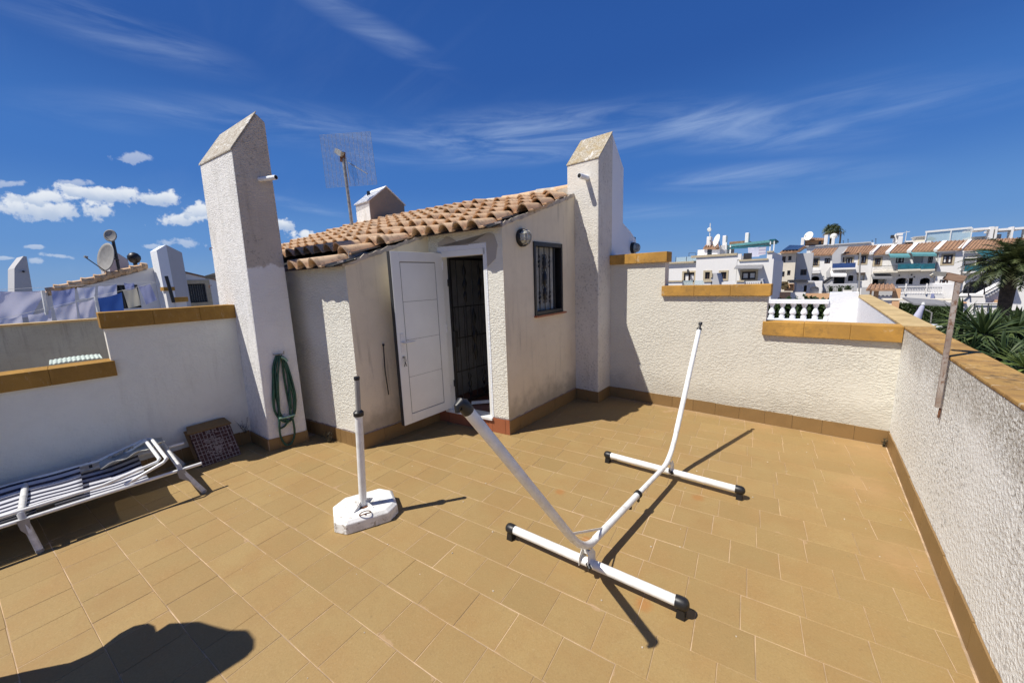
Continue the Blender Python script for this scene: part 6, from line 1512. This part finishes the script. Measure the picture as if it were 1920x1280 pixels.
BX(F30, 1826, 569, 1893, 570.2, 0, .05, 'handrail', 'steel_dark', G7)
BX(F30, 1792, 566, 1811, 568, -.4, .2, 'brick_cap', 'far_peach', G7); BX(F30, 1793, 568, 1808, 577, .01, .1, 'gate', 'far_grey', G7)
BX(F30, 1656, 561, 1800, 563.4, -.8, 0, 'wall_top', 'far_beige', G7)
F24 = Facade((0, 25), (1, 0))
CPt = thing('carport', F24.P(F24.uz(1740, 565)[0], -3.2, -2), 'flat lilac grey shade sail over the hedge, beside the closed white parasol', 'carport')
a, b, c, d = [F24.uz(*p) for p in ((1703, 561), (1770, 565), (1792, 570), (1709, 567))]
mb = MB(); mb.prism([F24.P(*a, -1.5), F24.P(*b, -1.5), F24.P(c[0], c[1], .6), F24.P(d[0], d[1], .6)], (0, 0, -.07)); mb.build('roof', 'grey_awning', CPt)
for x in (1712, 1785): BX(F24, x - .5, 567, x + .5, 660, .2, .3, 'post', 'steel_dark', CPt)
P3 = thing('closed_parasol', F24.P(F24.uz(1711, 590)[0], -3.2, 6), 'closed white parasol standing in front of the dark hedge', 'parasol')
F18 = Facade((0, 18), (1, 0)); pt_ = Vector(F18.P(*F18.uz(1731, 571))); pb_ = Vector(F18.P(*F18.uz(1716, 602)))
MB().tube([pt_, pt_.lerp(pb_, .12), pt_.lerp(pb_, .35), pt_.lerp(pb_, 1.0)], [.02, .06, .07, .13], 10).build('canopy', 'sheet', P3, True)
MB().tube([pb_, pb_ - Vector((0, 0, 1.5))], .03, 8).build('pole', 'white_metal', P3, True); MB().lathe([(.05, 0), (.03, .08)], pt_, (0, 0, 1), 8).build('finial', 'white_metal', P3)
TB = thing('garden_table', F18.P(F18.uz(1745, 611)[0], -3.2, 2), 'round white garden table in the shade below the parapet', 'table'); F14 = Facade((0, 15), (1, 0))
q = Vector(F14.P(*F14.uz(1745, 612))); MB().lathe([(.30, 0), (.32, .02), (.30, .04)], q, (0, 0, 1), 20).build('table_top', 'white_metal', TB, True); MB().tube([q, Vector((q.x, q.y, -3.19))], .04, 8).build('pedestal', 'white_metal', TB)
mb = MB(); mb.tube([F18.P(*F18.uz(1735, 580)), F18.P(*F18.uz(1747, 586)), F18.P(*F18.uz(1744, 612))], .018, 6); tag(mb.build('bent_pipe', 'grey_plastic', smooth=True), 'thin bent metal frame in front of the dark hedge', 'frame')

# ================================================================== PLANTS
def leaf_quads(mb, c, n, r, size, flat=1.0):
    for _ in range(n):
        d_ = Vector((random.gauss(0, 1), random.gauss(0, 1), random.gauss(0, 1))).normalized(); p = Vector(c) + Vector((d_.x * r[0], d_.y * r[1], d_.z * r[2])) * (rnd() ** .4)
        a = Vector((U(-1, 1), U(-1, 1), U(-1, 1))).normalized() * size * U(.6, 1.3); b = a.cross(Vector((U(-1, 1), U(-1, 1), U(-1, 1)))).normalized() * size * .5
        mb.add([p, p + a * .5 + b, p + a, p + a * .5 - b], [(0, 1, 2, 3)])
hA_, hB_ = Vector(fl(1635, 563.5, -1.15)), Vector(fl(1925, 592, -1.15))
mb = MB(); core = MB(); L_ = (hB_ - hA_).length; hd = (hB_ - hA_).normalized(); hn = Vector((-hd.y, hd.x, 0))
if hn.y > 0: hn = -hn
core.prism([hA_ + Vector((0, 0, -.06)), hB_ + Vector((0, 0, -.06)), hB_ - hn * 1.0 + Vector((0, 0, -.06)), hA_ - hn * 1.0 + Vector((0, 0, -.06))], (0, 0, -2.0))
for _ in range(30000):
    t_ = rnd() * L_; side = rnd()
    if side < .6: p = hA_ + hd * t_ + hn * U(-.06, .10) + Vector((0, 0, -U(0, 2.0)))
    else: p = hA_ + hd * t_ - hn * U(-.05, 1.0) + Vector((0, 0, U(-.10, .04) + .05 * math.sin(t_ * 3)))
    a = Vector((U(-1, 1), U(-1, 1), U(-1, 1))).normalized() * U(.05, .12); b = a.cross(Vector((U(-1, 1), U(-1, 1), U(-1, 1)))).normalized() * .04
    mb.add([p, p + a * .5 + b, p + a, p + a * .5 - b], [(0, 1, 2, 3)])
HG = thing('hedge', (hA_ + hB_) / 2 - Vector((0, 0, 2.05)), 'long clipped dark green hedge below the terraced houses', 'hedge')
tag(mb.build('foliage', 'hedge', HG), kind='stuff'); core.build('inner_growth', 'hedge', HG)

def yucca(p, R, n, label, mat='yucca', trunk=True):
    p = Vector(p); t = thing('yucca_plant', (p.x, p.y, -3.2), label, 'yucca', 'yuccas behind the right hand parapet')
    mb = MB()
    for i in range(n):
        el = math.asin(min(1, max(-1, U(-.65, 1.0)))); az = U(0, 2 * math.pi); d_ = Vector((math.cos(az) * math.cos(el), math.sin(az) * math.cos(el), math.sin(el))); Ln = R * U(.8, 1.12)
        w = d_.cross(Vector((0, 0, 1)));
        if w.length < .1: w = Vector((1, 0, 0))
        w = w.normalized() * R * .042; sag_ = Vector((0, 0, -1)) * Ln * .16 * math.cos(el); k = d_.cross(w).normalized() * R * .02
        a = p + d_ * R * .06; m1 = p + d_ * Ln * .4 ; m2 = p + d_ * Ln * .75 + sag_ * .4; e = p + d_ * Ln + sag_
        mb.add([a - w * .5, a + w * .5, m1 + w, m1 - k, m1 - w, m2 + w * .7, m2 - k * .7, m2 - w * .7, e], [(0, 1, 2, 3), (0, 3, 4), (3, 2, 5, 6), (4, 3, 6, 7), (6, 5, 8), (7, 6, 8)])
    mb.build('leaves', mat, t)
    MB().tube([(p.x, p.y, -3.2), (p.x + .05, p.y, (p.z - 3.2) / 2), p], [.11, .09, .07], 8).build('trunk', 'trunk', t, True)
for (x, y, dd, R, n, lab, mt_) in ((1843, 628, 6.6, .62, 130, 'large dark green yucca rosette nearest the parapet', 'yucca'), (1903, 622, 6.9, .60, 120, 'yucca rosette at the right edge, level with the large one', 'yucca'), (1800, 604, 8.2, .60, 90, 'yucca rosette half hidden behind the rusty post', 'yucca'), (1858, 600, 9.4, .45, 80, 'yucca rosette behind and above the large one', 'yucca'), (1912, 604, 9.0, .45, 80, 'yucca rosette at the foot of the palm trunk', 'yucca'), (1880, 672, 5.9, .48, 90, 'low dark yucca rosette under the large one', 'yucca'), (1925, 690, 5.0, .42, 70, 'pale green yucca rosette at the lower right by the parapet', 'yucca2'), (1820, 660, 6.4, .44, 70, 'small yucca rosette low down just over the parapet', 'yucca')):
    yucca(at(x, y, dd), R, n, lab, mt_)
sb = MB()
for (x, y, dd) in ((1790, 640, 8), (1850, 700, 6.5), (1900, 720, 6.0), (1780, 620, 9.5), (1880, 650, 8), (1930, 660, 8)):
    leaf_quads(sb, Vector(at(x, y, dd)) + Vector((0, 0, -.5)), 700, (.8, .8, .7), .10)
tag(sb.build('shrub_mass', 'hedge'), 'dark shrubs filling the bed under the yuccas', 'shrubs', kind='stuff')
hb_ = MB()
for (x, y) in ((-.8, 10.6), (-.3, 10.7), (.2, 10.8)): pass
H9 = MB(); c9 = at(1503, 590, 10.6); leaf_quads(H9, (c9[0], c9[1], -.62), 16000, (1.7, .7, 1.62), .11); leaf_quads(H9, (c9[0], c9[1] + .3, .25), 7000, (1.5, .35, .62), .10)
tag(H9.build('garden_bush', 'hedge'), 'dense dark bush behind the white balustrade', 'bush')

def fan_palm(name, c, R, n, label, trunk_pts, tr, mat='palm', leaf_n=16, shag=True, droop=.5):
    c = Vector(c); t = thing(name, (trunk_pts[0][0], trunk_pts[0][1], -3.2), label, 'palm tree', 'palm trees')
    mb = MB(); dry = MB()
    for i in range(n):
        el = math.asin(min(1, max(-1, -0.75 + 1.7 * (i + .5) / n + U(-.08, .08)))); az = i * 2.39996 + U(-.2, .2)
        d_ = Vector((math.cos(az) * math.cos(el), math.sin(az) * math.cos(el), math.sin(el))); st = c + d_ * R * .5 + Vector((0, 0, -.06 * R * math.cos(el)))
        tgt = dry if el < -.35 else mb
        tgt.add([c + Vector((0, 0, .02)), c - Vector((0, 0, .02)), st], [(0, 1, 2)])
        side = d_.cross(Vector((0, 0, 1))).normalized(); upv = side.cross(d_).normalized()
        for k in range(leaf_n):
            a = (k / (leaf_n - 1) - .5) * math.radians(220); ld = (d_ * math.cos(a) + side * math.sin(a)).normalized(); Ln = R * .52 * (1 - .25 * abs(a) / 2) * U(.85, 1.1)
            w = (ld.cross(upv).normalized() * .6 + upv * .4) * R * .055; mid_ = st + ld * Ln * .6 - Vector((0, 0, .04 * R)); e = st + ld * Ln - Vector((0, 0, droop * .28 * R))
            tgt.add([st, mid_ + w, e, mid_ - w], [(0, 1, 2, 3)])
    mb.build('crown', mat, t)
    if dry.v: dry.build('dry_fronds', 'palm_dry' , t)
    MB().tube(trunk_pts, tr, 12).build('trunk', 'trunk', t, True)
    return t
def feather_palm(c, R, n, label, trunk_pts, tr):
    c = Vector(c); t = thing('palm_tree', (trunk_pts[0][0], trunk_pts[0][1], -3.2), label, 'palm tree', 'palm trees'); mb = MB()
    for i in range(n):
        el0 = math.asin(min(1, max(-1, -0.62 + 1.6 * (i + .5) / n))); az = i * 2.39996 + U(-.15, .15); h = Vector((math.cos(az), math.sin(az), 0)); side = Vector((-h.y, h.x, 0)); Ln = R * U(.85, 1.1)
        p = c.copy(); el = el0 + .35; K = 26; step = Ln / K
        for k in range(K):
            d_ = h * math.cos(el) + Vector((0, 0, 1)) * math.sin(el); p2 = p + d_ * step; nrm = side.cross(d_).normalized()
            mb.add([p + side * .012, p - side * .012, p2 - side * .01, p2 + side * .01], [(0, 1, 2, 3)])
            if k > 2:
                ll = R * .21 * math.sin(math.pi * min(1, (k + 2) / K * .92)) + .06
                for s_ in (-1, 1):
                    for rep_ in range(2):
                        q = p.lerp(p2, U(0, 1)); ld = (side * s_ * .85 + d_ * .75 + nrm * U(-.35, .30) - Vector((0, 0, .22))).normalized(); w = d_ * .022; e = q + ld * ll * U(.8, 1.1)
                        mb.add([q - w, q + w, e], [(0, 1, 2)])
            el -= (.75 + .9 * k / K) / K * 1.1; p = p2
    mb.build('crown', 'palm', t); MB().tube(trunk_pts, tr, 14).build('trunk', 'trunk', t, True); return t
pc = Vector(at(1898, 500, 15.5)); feather_palm(pc, 1.55, 85, 'large dark feather palm at the right edge in front of the terraced houses', [(pc.x - .05, pc.y, -3.2), (pc.x - .02, pc.y, (pc.z - 3.2) / 2), (pc.x, pc.y, pc.z)], [.20, .18, .24])
pc = Vector(at(1560, 430, 74)); fan_palm('palm_tree', pc, 1.75, 60, 'small far palm on the skyline above the low roofs', [(pc.x + .3, pc.y, -3.2), (pc.x + .1, pc.y, 0), (pc.x, pc.y, pc.z)], [.3, .26, .24], leaf_n=9, droop=.9)
pc = Vector(at(1577, 434, 78)); fan_palm('palm_tree', pc, 1.0, 12, 'second smaller palm crown just right of the skyline palm', [(pc.x, pc.y, -3.2), (pc.x, pc.y, pc.z)], [.16, .14], leaf_n=8, droop=1.2)
mb = MB(); leaf_quads(mb, at(1745, 449, 62), 200, (.5, .5, .4), .2); tag(mb.build('roof_plant', 'hedge'), 'small round shrub behind the glass screens on the skyline', 'plant')
